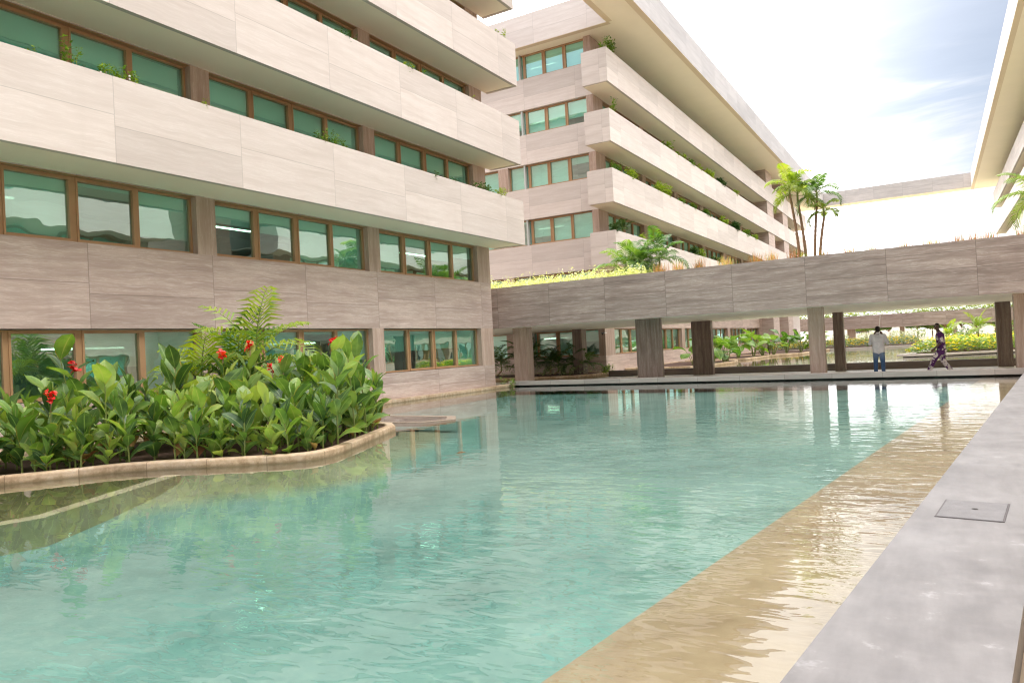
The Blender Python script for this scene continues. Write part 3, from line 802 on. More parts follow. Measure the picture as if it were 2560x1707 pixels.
# ------------------------------------------------------------------ the flower planter
def offset_in(poly, d):
    n = len(poly); a = sum(poly[i][0]*poly[(i+1)%n][1]-poly[(i+1)%n][0]*poly[i][1] for i in range(n))
    s_ = 1 if a > 0 else -1; res = []
    for i in range(n):
        p0, p, p1 = V(poly[i-1]), V(poly[i]), V(poly[(i+1)%n])
        e0, e1 = (p-p0).normalized(), (p1-p).normalized()
        n0, n1 = V((-e0.y, e0.x))*s_, V((-e1.y, e1.x))*s_
        b = (n0+n1); b = b/max(.3, b.dot(n0)) if b.length > 1e-6 else n0
        q = p + b*d; res.append((q.x, q.y))
    return res
def smooth_poly(pts, k=3):
    n = len(pts); out = []
    for i in range(n):
        p0, p1, p2, p3 = (V(pts[(i+j-1) % n]) for j in range(4))
        for a in range(k):
            t = a/k
            q = .5*((2*p1) + (p2-p0)*t + (2*p0-5*p1+4*p2-p3)*t*t + (3*p1-p0-3*p2+p3)*t**3)
            out.append((q.x, q.y))
    return out
def planter(poly, z, w, label, kerb_m=None, z0=-.55, soil=True, name='planter', cat='planter', group=None, bev=.035):
    c = (sum(p[0] for p in poly)/len(poly), sum(p[1] for p in poly)/len(poly))
    root = empty(name, (c[0], c[1], 0), label, cat, group)
    inn = offset_in(poly, w)
    mb = MB(); n = len(poly); L = 0
    for i in range(n):
        p, q, pi_, qi = poly[i], poly[(i+1)%n], inn[i], inn[(i+1)%n]
        l = math.hypot(q[0]-p[0], q[1]-p[1])
        for (a, b, za, zb) in ((p, q, z0, z), ):
            mb.face([(a[0],a[1],za),(b[0],b[1],za),(b[0],b[1],zb),(a[0],a[1],zb)], [(L,0),(L+l,0),(L+l,zb-za),(L,zb-za)])
        mb.face([(p[0],p[1],z),(q[0],q[1],z),(qi[0],qi[1],z),(pi_[0],pi_[1],z)], [(L,.2),(L+l,.2),(L+l,.4),(L,.4)])
        mb.face([(pi_[0],pi_[1],z),(qi[0],qi[1],z),(qi[0],qi[1],z-.12),(pi_[0],pi_[1],z-.12)])
        L += l
    k = mb.build('kerb', kerb_m or M_curbstone, root, at=(0,0,0))
    if bev:
        me = k.data; bmn = bmesh.new(); bmn.from_mesh(me); bmesh.ops.remove_doubles(bmn, verts=bmn.verts, dist=1e-4); bmesh.ops.recalc_face_normals(bmn, faces=bmn.faces); bmn.to_mesh(me); bmn.free()
        b = k.modifiers.new('round', 'BEVEL'); b.width = bev; b.segments = 3; b.limit_method = 'ANGLE'; b.angle_limit = radians(40)
    if soil:
        sm = MB(); sm.face([(p[0], p[1], z-.05) for p in inn]); sm.build('soil', M_soil, root)
    for ch in root.children: ch.matrix_parent_inverse = Matrix.Translation(root.location).inverted()
    return root, inn
PL = [(-13.4,3.0),(-12.6,4.1),(-11.87,5.32),(-11.42,5.95),(-11.1,6.55),(-10.55,7.02),(-9.62,7.5),(-8.95,7.95),(-8.6,8.4),(-8.72,9.1),(-9.15,10.1),(-9.55,10.98),(-10.0,12.0),(-10.45,12.45),(-11.2,12.6),(-12.6,12.4),(-13.9,10.5),(-14.4,7),(-14.6,3.0)]
PLs = PL[:8] + [(-8.68,8.2),(-8.6,8.5),(-8.63,8.8)] + PL[9:]
planter(PLs, .125, .2, 'curved stone planter bed of red flowers rising from the near pool')
def inside(p, poly):
    r = False; n = len(poly); j = n-1
    for i in range(n):
        a, b = poly[i], poly[j]
        if (a[1] > p[1]) != (b[1] > p[1]) and p[0] < (b[0]-a[0])*(p[1]-a[1])/(b[1]-a[1])+a[0]: r = not r
        j = i
    return r
def edge_dist(p, poly):
    m_ = 9e9; n = len(poly); P = V(p)
    for i in range(n):
        a, b = V(poly[i]), V(poly[(i+1)%n]); t = max(0, min(1, (P-a).dot(b-a)/max(1e-9, (b-a).length_squared)))
        m_ = min(m_, (a+(b-a)*t-P).length)
    return m_
# red flowered cannas where the photo shows them, then leafy ones filling the bed
rnd = random.Random(42)
RED = [(-12.75, 6.86, 2.0, 'canna with a tall red flower standing well above its neighbours in the planter'),
       (-12.2, 6.80, 1.6, 'canna with a red flower beside the upright pale young shoot in the planter'),
       (-11.95, 6.05, 1.18, 'front canna with an orange-red flower low among the leaves by the kerb'),
       (-11.7, 8.15, 1.74, 'canna with a small red flower just left of the feathery palm'),
       (-10.85, 8.45, 1.72, 'canna with a red flower in front of the yellowing palm fronds'),
       (-11.25, 9.3, 1.85, 'canna with a small red flower half hidden between the palm fronds'),
       (-10.3, 9.2, 1.55, 'canna with a ragged red flower to the right of the palm trunk'),
       (-10.72, 9.25, 1.40, 'canna with a small orange-red flower at the foot of the palm'),
       (-9.35, 9.6, 1.80, 'canna with a bright red flower beside the tallest leaves at the planter tip')]
placed = []
GC = 'canna plants in the curved planter'
for (x, y, h, lab) in RED:
    r = canna(rnd, h-.26, True, .1); r.location = (x, y, .07); tag(r, lab, 'canna', GC); placed.append((x, y))
inn = offset_in(PLs, .27)
SPEC = [(-9.55, 10.6, 1.62, 'tallest leafy canna at the pointed right end of the planter', 0), (-9.0, 9.25, 1.36, 'broad-leaved canna leaning out over the kerb at the right end of the planter', 0),
        (-9.3, 10.0, 1.5, 'tall canna with big upright leaves beside the rightmost red flower', .1), (-11.6, 6.75, 1.30, 'canna with an upright star of pale young leaves above its neighbours', .9),
        (-12.1, 8.3, 1.50, 'canna with very large dark leaves to the left of the palm', 0), (-9.95, 8.05, .78, 'short canna by the kerb with one browned orange leaf tip', .2)]
for (x, y, h, lab, yg) in SPEC:
    r = canna(rnd, h, False, yg, dry='browned' in lab); r.location = (x, y, .07); tag(r, lab, 'canna', GC); placed.append((x, y))
tries = 0; cnt = 0
while tries < 9000 and cnt < 150:
    tries += 1
    x, y = rnd.uniform(-14.2, -8.6), rnd.uniform(4.0, 12.5)
    if not inside((x, y), inn): continue
    if min(math.hypot(x-a, y-b) for a, b in placed) < .34: continue
    if y < 3.2 + (x+14.6)*0 and x < -13: continue
    d = edge_dist((x, y), inn)
    h = rnd.uniform(.50,.80) + min(1.2, d)*.40*rnd.uniform(.6,1.1)
    if y > 10: h += .22
    if x < -12.6: h = min(h, 1.2)
    r = canna(rnd, h, False, .32, dry=rnd.random() < .3); r.location = (x, y, .07)
    tag(r, 'leafy green canna without a flower, in the crowded curved planter', 'canna', GC); placed.append((x, y)); cnt += 1
inn2 = offset_in(PLs, .24); cnt = 0
while cnt < 46:
    x, y = rnd.uniform(-14, -8.6), rnd.uniform(4.3, 12.3)
    if not inside((x, y), inn2) or edge_dist((x, y), inn2) > .42 or y > 12.2 or x < -12.6 or min(math.hypot(x-a, y-b) for a, b in placed) < .13: continue
    r = canna(rnd, rnd.uniform(.22,.5), False, .5, dry=rnd.random() < .2); r.location = (x, y, .07); cnt += 1
    tag(r, 'young knee-high canna among the stems along the planter kerb', 'canna', GC); placed.append((x, y))
palm('areca_palm', (-12.0, 9.95, .06), 'feathery palm rising from the middle of the red-flowered planter', 'palm', None,
     ((0,0,.12,.05,1.3), (-.22,.1,-.3,.05,.95)), 9, 1.55, M_areca, .62, .055, 13, 4, (.3,1.38), (.7,1.6), .04)
palm('areca_palm', (-12.75, 9.3, .06), 'shorter palm with yellowing fronds, left of the taller palm in the planter', 'palm', None, ((0,0,.05,.05,.95),), 8, 1.3, M_palm_y, .55, .06, 12, 5, (.2,1.3), (1.,1.8), .035)
# low step and box lying at the water line, a drifting leaf
mb = MB(); mb.prism([(-9.55,2.2),(-9.3,2.2),(-8.78,4.35),(-9.9,6.85),(-10.12,6.75),(-9.03,4.4)], -.42, -.03)
tag(mb.build('pool_step', tan_mat('pale_submerged_stone', (.36,.27,.17), (.47,.37,.25), (.56,.46,.33))), kind='structure')
mb = MB(); mb.face([(-13.4,3.0,-.065),(-9.4,2.2,-.065),(-8.92,4.38,-.065),(-10.02,6.76,-.065),(-11.0,6.62,-.065),(-12.2,4.8,-.065)])
tag(mb.build('pool_shelf', tan_mat('depth_shaded_olive_silt', (.06,.055,.018), (.13,.11,.04), (.22,.175,.085))), kind='structure')  # olive silt, laid high; the shading of depth is put into its dark colour
planter([(-12.7,15.1),(-10.5,14.95),(-9.95,14.15),(-10.4,13.5),(-11.6,13.3),(-13.2,13.8)], .005, .22, 'low stone box just breaking the water behind the planter tip', tan_mat('wet_stone', (.16,.12,.085), (.26,.2,.15), (.36,.29,.22)), z0=-.06, bev=0)
mb = MB(); blade(mb, (-6.6,9.35,.004), .4, .15, .16, .07, .2, .5)
tag(mb.build('fallen_leaf', M_dry), 'small brown leaf drifting on the calm water near the planter', 'leaf')
# access cover in the walkway
root = empty('access_cover', (.17, 6.37, .22), 'square concrete access cover with a finger hole, let into the walkway', 'cover', rz=radians(-7))
mb = MB(); mb.box(-.212,.212,-.317,.317,-.01,.004); mb.build('frame', plain('cover_frame_steel', (.07,.06,.06), .6, .3, 9.), root)
mb = MB(); mb.box(-.200,.200,-.305,.305,-.01,.0065); mb.build('lid', plain('worn_cover_concrete', (.135,.128,.13), .6, .35, 9., bump=.3), root)
mb = MB(); rr = [(.022*cos(k*pi/6)+.01, .022*sin(k*pi/6)+.02, .0085) for k in range(12)]; mb.face(rr); mb.build('finger_hole', M_dark, root)

# ------------------------------------------------------------------ plants in the ledge troughs
def ords(n): return ['first','second','third','fourth','fifth','sixth','seventh','eighth','ninth','tenth','eleventh','twelfth'][n]
NL = 'lowest pale ledge of the near building'
LP = [ # y, z, width, height, dark, flowers, label
 (8.1, 7.7, .45, .62, 0, 0, 'tall bushy sprig on the %s' % NL),
 (7.5, 7.7, .15, .14, 0, 0, 'tiny sprig left of the tall one on the %s' % NL),
 (9.15, 7.7, .95, .34, 0, 1, 'low spreading clump with pale flowers on the %s' % NL),
 (11.2, 7.7, .1, .16, 0, 0, 'small sprig by a stone pillar on the %s' % NL),
 (15.5, 7.7, 1.1, .38, 0, 0, 'wide leafy clump on the %s below the open blinds' % NL),
 (20.3, 7.7, .12, .14, 0, 0, 'tiny lone sprig toward the right on the %s' % NL),
 (21.3, 7.7, .3, .14, 0, 0, 'flat tuft left of the dark clump on the %s' % NL),
 (23.6, 7.7, 1.2, .32, 1, 0, 'dark green clump on the %s near its corner' % NL),
 (24.9, 7.7, .7, .40, 0, 0, 'bright yellow-green clump spilling at the corner of the %s' % NL),
 (16.15, 11.05, .7, .26, 0, 0, 'thin trailing sprigs on the second pale ledge of the near building, leftmost'),
 (18.5, 11.05, .12, .2, 0, 0, 'small single sprig on the second ledge of the near building, right of a pillar'),
 (19.1, 11.05, .4, .18, 0, 0, 'low loose tuft on the second ledge of the near building, mid bay'),
 (19.9, 11.05, .25, .3, 0, 0, 'upright sprig on the second ledge of the near building, mid bay'),
 (22.8, 11.05, .3, .16, 0, 0, 'small tuft on the second ledge of the near building, nearest its corner'),
 (25.5, 14.27, .35, .42, 0, 0, 'leafy vine tip hanging at the corner of the third ledge of the near building')]
FB = 'ledge of the far building'
for (y, w, h, dk, t) in ((37.3, 1.3, .75, 0, 'dense bright bush on the corner of the topmost %s'), ):
    LP.append((y, 17.55, w, h, dk, 0, t % FB))
for i, (y, w, h, dk) in enumerate(((45.6,.4,.25,0),(47.1,.5,.55,0),(48.6,.3,.2,0),(50.3,.3,.35,0),(52,.9,.3,0),(54,.6,.3,0),(57.2,1.4,.45,0),(60.6,1.6,.4,1),(65.4,.8,.3,0))):
    LP.append((y, 14.25, w, h, dk, 0, '%s leafy clump from the corner on the second-highest %s' % (ords(i), FB)))
LP.append((37.4, 14.25, .45, .75, 0, 0, 'thin upright twig on the corner of the second-highest %s' % FB))
for i, (y, w, h, dk) in enumerate(((37.4,1.1,.42,0),(39.7,1.8,.55,0),(45.2,2.8,.6,0),(49.2,.8,.35,0),(52.1,.8,.35,0),(55.7,1.4,.4,0),(60.4,.5,.5,0),(61.5,.8,.4,0),(64.7,1.6,.55,1),(69.,1.2,.4,0),(72.5,.8,.35,0))):
    LP.append((y, 11.03, w, h, dk, 0, '%s leafy clump from the corner on the third-highest %s' % (ords(i), FB)))
for i, (y, w, h, dk) in enumerate(((37.,.9,.42,1),(41.,.6,.3,0),(51.8,1.2,.5,1),(53.6,.8,.6,0),(57.6,.8,.3,1))):
    LP.append((y, 7.68, w, h, dk, 0, '%s leafy clump from the corner on the lowest %s' % (ords(i), FB)))
for i, (y, z, w, h, dk, fl, lab) in enumerate(LP):
    ledge_plant((-14.82, y, z), (w, h), lab, bool(dk), 100+i, bool(fl), 4 if w > .6 else 3)
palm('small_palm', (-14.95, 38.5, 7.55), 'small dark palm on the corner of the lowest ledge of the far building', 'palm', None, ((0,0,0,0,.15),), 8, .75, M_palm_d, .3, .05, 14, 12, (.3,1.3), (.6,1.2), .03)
for i, (y, z, w, h) in enumerate(((60.5,14.2,1.2,.6),(66,11.0,1.4,.6),(70,7.7,1.4,.7))):
    r = ledge_plant((7.15, y, z), (w, h), '%s bright clump on the ledges of the office building at the right edge' % ['highest','middle','lowest'][i], False, 200+i)

# ------------------------------------------------------------------ planting on the bridge
rnd = random.Random(8)
mb = MB()
for k in range(1900):
    x = rnd.uniform(-18, -9.9); y = rnd.uniform(27.35, 30.2); h = rnd.uniform(.30,.58)+(.24 if rnd.random() < .12 else 0)
    b = V((x, y, 4.13))
    for j in range(9):
        t = rnd.uniform(.3,1); q = b + V((rnd.uniform(-.03,.03), rnd.uniform(-.03,.03), h*t)); yaw = rnd.random()*6.28; s = rnd.uniform(.05,.085)
        a = V((cos(yaw), sin(yaw), rnd.uniform(.1,1.1))).normalized(); bb = a.cross(V((0,0,1))).normalized()
        mb.face([q, q+a*s*.5+bb*s*.3, q+a*s, q+a*s*.5-bb*s*.3], [(.5,0),(1,.5),(.5,1),(0,.5)])
tag(mb.build('ground_cover', M_hedge), 'pale yellow-green ground cover along the left part of the bridge top', 'hedge', kind='stuff')
palm('bushy_palm', (-11.0, 30., 4.12), 'bushy clumping palm on the bridge beside the pale ground cover', 'palm', None,
     ((0,0,.1,0,.55),(.35,.2,.5,.1,.75),(-.3,.1,-.35,0,.4),(.1,-.2,.1,-.2,.3)), 10, 1.55, M_palm, .5, .05, 24, 22, (.2,1.4), (1.1,2.0), .05)
tips = [-9.3,-8.6,-7.7,-6.75,-5.6,-5.1,-4.2,-3.3,-2.5,-1.75,-.8,0.,.75,1.2,1.6,2.5]
nm = ['at the foot of the bushy palm', 'just right of the bushy palm']
for i, x in enumerate(tips):
    r2 = random.Random(300+i); big = x < -3.5
    root = empty('grass_tuft', (x, 27.75, 4.12), None, 'grass tuft', 'orange grass tufts along the bridge edge')
    root['label'] = '%s orange-brown grass tuft from the bushy palm along the front edge of the bridge' % (ords(i) if i < 12 else ['fourth-last','third-last','second-last','last'][i-12])
    fm = MB()
    for k in range(130 if big else 75):
        b = V((r2.gauss(0,.13 if big else .1), r2.gauss(0,.1), 0)); h = r2.uniform(.30,.64)*(1. if big else .82); yaw = r2.random()*6.28; o_ = r2.uniform(.03,.26)
        tip = b + V((cos(yaw)*o_, sin(yaw)*o_, h)); mid = b.lerp(tip,.5)+V((0,0,.04)); w = V((-sin(yaw), cos(yaw), 0))*(.005 if r2.random() < .6 else .009)
        fm.grid([[b-w,b+w],[mid-w,mid+w],[tip-w*.2,tip+w*.2]], [[(0,0),(1,0)],[(0,.5),(1,.5)],[(0,1),(1,1)]], 1 if r2.random() < .25 else 0, False)
    fm.build('blades', [M_orange, M_balc], root)
for i, (bx, lx, h, lab, sd_) in enumerate(((-4.55,-.28,3.15,'tall slender palm on the bridge, leftmost and tallest of the four trunks',31), (-4.32,-.22,2.85,'tall slender palm on the bridge, second trunk from the left',32),
                            (-4.02,.2,2.75,'tall slender palm on the bridge, third trunk from the left',33), (-3.85,.25,2.05,'shortest of the four slender palms on the bridge, rightmost trunk',34))):
    palm('slender_palm', (bx, 31., 4.12), lab, 'palm', 'four slender palms on the bridge', ((0,0,lx,.05,h),), 8 if i < 3 else 6, 1.15 if i < 3 else .8, M_palm_y if i < 2 else M_areca, .42, .04, 26, sd_, (.1,1.35), (1.3,2.4), .052)
palm('arching_palm', (3.2, 31., 4.12), 'arching palm on the bridge at the right edge of the photo', 'palm', None, ((0,0,.05,0,1.6),(.4,.3,.5,.1,.9)), 11, 1.7, M_palm, .5, .04, 28, 41, (.0,1.35), (1.2,2.3), .06)
for i, (x, y) in enumerate(((-4.25, 29.2), (-3.65, 29.0))):
    r = ledge_plant((x, y, 4.15), (.4, .55), ['bright yellow-green shrub at the foot of the slender palms, left one','bright yellow-green shrub at the foot of the slender palms, right one'][i], False, 400+i, group='shrubs at the foot of the slender palms')
# bed under the bridge in the shade
planter([(-23.5,31.9),(-18.1,32.35),(-16.6,32.7),(-15.7,33.3),(-15.3,34.3),(-15.25,36.15),(-16.3,37.42),(-23.5,37.42)], .14, .12, 'shaded planting bed under the bridge against the far building', M_curbstone, z0=-.2)
rnd = random.Random(15); mb = MB()
for k in range(2600):
    x, y = rnd.uniform(-23, -15.6), rnd.uniform(32.9, 36.8)
    if x > -16.2 and y < 34: continue
    h = rnd.uniform(.05,.5); yaw = rnd.random()*6.28; s = rnd.uniform(.06,.11); q = V((x,y,.1+h)); a = V((cos(yaw),sin(yaw),rnd.uniform(-.2,.8))).normalized(); bb = a.cross(V((0,0,1))).normalized()
    mb.face([q, q+a*s*.5+bb*s*.3, q+a*s, q+a*s*.5-bb*s*.3], [(.5,0),(1,.5),(.5,1),(0,.5)])
tag(mb.build('ground_cover', M_sage), 'mixed low ground cover in the shaded bed under the bridge', 'ground cover', kind='stuff')
for i, (x, h, L, lab) in enumerate(((-22.2,.5,1.6,'dark palm in the shaded bed, partly behind the building corner'),(-20.1,.75,1.8,'largest palm in the shaded bed, just right of the first bridge pillar'),(-18.5,.3,1.3,'small palm in the middle of the shaded bed under the bridge'),(-16.9,.35,1.2,'small palm in the shaded bed, half behind the second bridge pillar'))):
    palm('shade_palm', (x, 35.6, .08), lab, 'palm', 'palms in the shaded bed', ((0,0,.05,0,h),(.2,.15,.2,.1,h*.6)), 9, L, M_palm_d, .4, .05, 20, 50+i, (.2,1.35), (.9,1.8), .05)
for i, (x, y, w, h) in enumerate(((-15.92,26.35,.12,.5), (-15.7,26.55,.3,.28))):
    ledge_plant((x+.02, y, .10), (w, h), ['upright yellow-green sprig at the foot of the near building corner','low yellow-green sprigs beside the deck end at the building corner'][i], False, 440+i, group='sprigs at the building corner')
ledge_plant((-15.4, 36.0, .14), (1.1,.35), 'yellowish sprigs at the left end of the rear deck upstand', False, 450, group='sprigs at the rear upstand')

# ------------------------------------------------------------------ beyond the bridge: far pool planters
for (poly, lab) in (([(-16,40.3),(-12.1,40.5),(-11.5,43.3),(-11.1,46.6),(-11.3,48.5),(-11.7,50),(-16,50.2)], 'far pool planter nearest the bridge, with large-leaved plants'),
                    ([(-16,52.2),(-11.7,52.5),(-11.3,55.5),(-11.15,58.6),(-10.3,60.2),(-9.5,61),(-16,61.2)], 'second far pool planter, with a curved pale kerb'),
                    ([(-16,61.8),(-9.4,62.2),(-9.2,65.9),(-8.9,70),(-8.6,75),(-16,75.4)], 'third and most distant planter along the far building')):
    planter(poly, .15, .25, lab, M_curbstone, group='far pool planters on the left bank')
def ear_plant(loc, n, size, label, seed, g='large-leaved plants along the far pool'):
    n = int(n*1.7); size *= 1.25
    r2 = random.Random(seed); root = empty('elephant_ear_plant', loc, label, 'plant', g)
    lm, sm = MB(), MB()
    for k in range(n):
        yaw = k*2.4 + r2.uniform(-.4,.4); h = size*r2.uniform(.45,1.15); o_ = size*r2.uniform(.15,.5)
        top = V((cos(yaw)*o_, sin(yaw)*o_, h)); b = V((cos(yaw)*.06, sin(yaw)*.06, 0))
        sm.tube([b, b.lerp(top,.5)+V((0,0,.1*size)), top], [.022,.018,.012], 5)
        blade(lm, top, yaw+r2.uniform(-.4,.4), r2.uniform(-.5,1.0), size*r2.uniform(.55,.8), size*r2.uniform(.4,.55), r2.uniform(.3,1.1), r2.uniform(.05,.3), 0, r2.uniform(-.5,.5))
    lm.build('foliage', M_ear, root); sm.build('stem', M_stem, root); return root
EP = [((-12.2,41.6),5,.9,'large-leaved plant, nearest one, seen left of the dark bridge pillar'), ((-11.9,44.6),8,1.05,'broad large-leaved plant just right of the dark bridge pillar'), ((-11.7,46.4),7,.95,'large-leaved plant drooping over the water by the first far planter'),
      ((-11.9,48.2),6,.95,'large-leaved plant at the end of the first far planter'), ((-12.6,54.2),7,1.1,'large-leaved plant at the start of the second far planter'), ((-12.0,56.6),8,1.15,'large-leaved plant with upright leaves in the second far planter'),
      ((-11.8,58.8),7,1.0,'large-leaved plant near the curved kerb of the second far planter'), ((-11.2,60.1),6,.9,'low large-leaved plant at the rounded end of the second far planter'), ((-10.8,63.5),8,1.15,'large-leaved plant at the start of the third far planter'), ((-10.2,67),8,1.1,'large-leaved plant beside the light bridge pillar in the third far planter'),((-9.6,72),8,1.0,'most distant large-leaved plant, seen between two bridge pillars')]
for i, (q, n, s_, lab) in enumerate(EP): ear_plant((q[0], q[1], .1), n, s_, lab, 500+i)
for i, (x, y, w, h, lab) in enumerate(((-12.3,45.3,.9,2.0,'tall thin shrub behind the dark bridge pillar'), (-11.6,60.5,1.2,1.9,'thin feathery shrub between the stair cores'), (-9.9,70.5,1.5,1.8,'loose green shrub beside the light bridge pillar'))):
    root = empty('shrub', (x, y, .1), lab, 'shrub', 'shrubs along the far pool'); r2 = random.Random(530+i); fm, sm = MB(), MB()
    for k in range(6):
        tip = V((r2.uniform(-w/2,w/2), r2.uniform(-w/2,w/2), h*r2.uniform(.6,1))); sm.tube([(0,0,0), tip*.5, tip], [.02,.015,.006], 4)
        for j in range(40):
            t = r2.uniform(.25,1); q = tip*t; yaw = r2.random()*6.28; s = r2.uniform(.1,.2); a = V((cos(yaw),sin(yaw),r2.uniform(0,.9))).normalized(); bb = a.cross(V((0,0,1))).normalized()
            fm.face([q,q+a*s*.5+bb*s*.2,q+a*s,q+a*s*.5-bb*s*.2], [(.5,0),(1,.5),(.5,1),(0,.5)])
    fm.build('foliage', M_balc, root); sm.build('stem', M_stem, root)
BEDR = [(-2.05,47.25),(.5,47.15),(3.0,48.8),(8.2,50.5),(8.2,76),(2,76),(.2,62),(-.6,53)]
pr_, _ = planter(BEDR, .16, .3, 'flower bed with a pale kerb pointing into the far pool behind the walking man', M_rim, z0=.04)
mb = MB(); mb.prism(offset_in(BEDR,.25), -.5, .04); mb.build('plinth', M_dark, pr_).matrix_parent_inverse = Matrix.Translation(pr_.location).inverted()
BEDL = [(-12,73.8),(-5,73.4),(-2.2,75.2),(-.9,77),(-1.2,109),(-15.5,109),(-15.5,76.2)]
planter(BEDL, .16, .3, 'wide flower bed at the end of the far pool behind the white-shirted man', M_rim, z0=-.5)
def flower_bed(poly, n, nf, h0, h1, label, seed, ymax=999):
    r2 = random.Random(seed); mb = MB(); xs = [p[0] for p in poly]; ys = [p[1] for p in poly]; inn_ = offset_in(poly, .35); k = 0
    while k < n:
        x, y = r2.uniform(min(xs), max(xs)), min(ys) + (min(max(ys), ymax)-min(ys))*r2.random()**1.5
        if not inside((x, y), inn_): continue
        k += 1
        hb = h0 + (h1-h0)*(.5+.5*mnoise.noise(V((x*.5, y*.5, seed))))
        e = min(1, edge_dist((x, y), inn_)/.8+.35); z = .12 + hb*e*r2.random()**.5
        q = V((x, y, z)); yaw = r2.random()*6.28; s = r2.uniform(.10,.22); a = V((cos(yaw),sin(yaw),r2.uniform(-.3,.7))).normalized(); bb = a.cross(V((0,0,1))).normalized()
        if k < nf:
            z = .12 + hb*e*r2.uniform(.45,1.08); q = V((x,y,z)); s = r2.uniform(.09,.15)
            for j in range(3):
                a = V((cos(yaw+j*2.1),sin(yaw+j*2.1),.55)).normalized(); bb = a.cross(V((0,0,1))).normalized()
                mb.face([q,q+a*s*.6+bb*s*.5,q+a*s,q+a*s*.6-bb*s*.5], [(.5,0),(1,.5),(.5,1),(0,.5)], 1)
        else: mb.face([q,q+a*s*.5+bb*s*.3,q+a*s,q+a*s*.5-bb*s*.3], [(.5,0),(1,.5),(.5,1),(0,.5)], 0)
    tag(mb.build('ground_cover', [M_bed, M_yellow]), label, 'flowers', kind='stuff')
flower_bed(BEDR, 20000, 1500, .55, 1.0, 'bushy green ground cover dotted with yellow flowers in the pointed bed', 61, 66)
flower_bed(BEDL, 14000, 1200, .45, .95, 'green ground cover dotted with yellow flowers in the end bed', 62, 86)
for i, (x, y, w, h, lab) in enumerate(((-6.5,88,2.4,1.5,'rounded pale sage shrub behind the white-shirted man, left one'), (-3.6,90,2.2,1.4,'rounded pale sage shrub right of the white-shirted man'), (-1.9,92,2.2,1.7,'loose pale shrub in front of the white fence'),
                                    (-9.5,90,2.4,1.4,'pale sage shrub next to the far bridge pillar'), (2.2,70,2.6,1.5,'pale green shrub behind the walking man'), (5.2,68,2.8,1.8,'bright shrub below the yellow palm'))):
    root = empty('shrub', (x, y, .1), lab, 'shrub', 'shrubs in the far beds'); r2 = random.Random(560+i); fm = MB()
    bush_mesh(fm, (0,0,h*.35), (w/2, w/2, h*.65), 500, .2, r2); fm.build('foliage', M_sage if i < 4 else M_bed, root)
    sm = MB(); 
    for k in range(4): sm.tube([(0,0,0),(r2.uniform(-.3,.3),r2.uniform(-.3,.3),h*.6)], [.03,.012], 4)
    sm.build('stem', M_stem, root)
palm('yellow_palm', (2.3, 55, .12), 'bright yellow-green palm standing in the pointed flower bed', 'palm', None, ((0,0,0,0,.95),(-.7,.3,-.9,.2,.55)), 8, 1.3, M_palm_y, .42, .06, 18, 71, (.3,1.4), (.7,1.5), .05)
rnd = random.Random(77); mb = MB()
for k in range(7000):
    x = rnd.uniform(-18, 10); q = V((x, rnd.uniform(110.95,113.5), 3.6 + rnd.random()*(.45+1.0*(.5+.5*mnoise.noise(V((x*.35,2,1))))*1.3))); yaw = rnd.random()*6.28; s = rnd.uniform(.24,.44)
    a = V((cos(yaw),sin(yaw),rnd.uniform(-.2,.7))).normalized(); bb = a.cross(V((0,0,1))).normalized()
    mb.face([q,q+a*s*.5+bb*s*.3,q+a*s,q+a*s*.5-bb*s*.3], [(.5,0),(1,.5),(.5,1),(0,.5)])
tag(mb.build('hedge', M_palm_y), 'sunlit yellow-green hedge along the top of the distant second bridge', 'hedge', kind='stuff')
# fence, trees and small buildings past the site
root = empty('picket_fence', (-2, 119, 0), 'white picket fence past the far flower beds', 'fence')
mb = MB(); x = -16.
while x < 14: mb.box(x, x+.10, 118.98, 119.02, .05, 1.5); x += .24
for z in (.35, 1.25): mb.box(-16, 14, 119.02, 119.06, z, z+.08)
mb.build('pickets', M_white, root); root.children[0].matrix_parent_inverse = Matrix.Translation(root.location).inverted()
def tree(loc, h, w, label, seed, m_):
    r2 = random.Random(seed); root = empty('leafy_tree', loc, label, 'tree', 'trees past the fence'); tm, fm = MB(), MB()
    tm.tube([(0,0,0),(.1,0,h*.3),(.05,.1,h*.55)], [.16,.12,.08], 7)
    for k in range(7):
        a = k*.9+r2.random(); o_ = w*.5*r2.uniform(.35,.8); c = V((cos(a)*o_, sin(a)*o_, h*r2.uniform(.5,.85)))
        tm.tube([(.07,.05,h*.4), c*.6+V((0,0,h*.2)), c], [.06,.04,.02], 5)
        bush_mesh(fm, c, (w*.30, w*.30, h*.2), 420, .45, r2)
    tm.build('trunk', M_trunk, root); fm.build('crown', m_, root)
for i, (x, y, h, w, lab) in enumerate(((-6.2,124,3.4,3.6,'low bushy tree past the fence, left of the white-shirted man'), (-2.5,126,3.7,4.2,'round leafy tree past the fence between the two men'), (1.2,124,3.6,4.,'leafy tree past the fence right of the walking man'), (5.,126,3.8,4.4,'leafy tree past the fence behind the yellow palm'), (-13.5,127,3.5,4,'leafy tree past the fence near the far building'), (9.5,128,4.2,5,'leafy tree past the fence at the far right'), (-9.5,125,3.0,3.6,'small tree past the fence beside the low white building'), (-.6,127,3.2,4,'spreading tree past the fence, second from the walking man'), (3.2,128,4.0,4.4,'taller tree past the fence to the right of the walking man'), (7.2,124,3.4,4,'bushy tree past the fence behind the dark right pillar'))):
    tree((x, y, 0), h, w, lab, 600+i, M_treef if i % 2 else M_bed)
root = empty('low_building', (-11, 138, 0), 'low white building with a dark window past the fence', 'building')
mb = MB(); mb.box(-20, -3, 136, 144, 0, 3.2); mb.build('wall', M_white, root)
mb = MB(); mb.box(-11.9, -9.8, 135.93, 135.99, 1.25, 2.05); mb.build('window', plain('dark_window', (.05,.06,.08), .2), root)
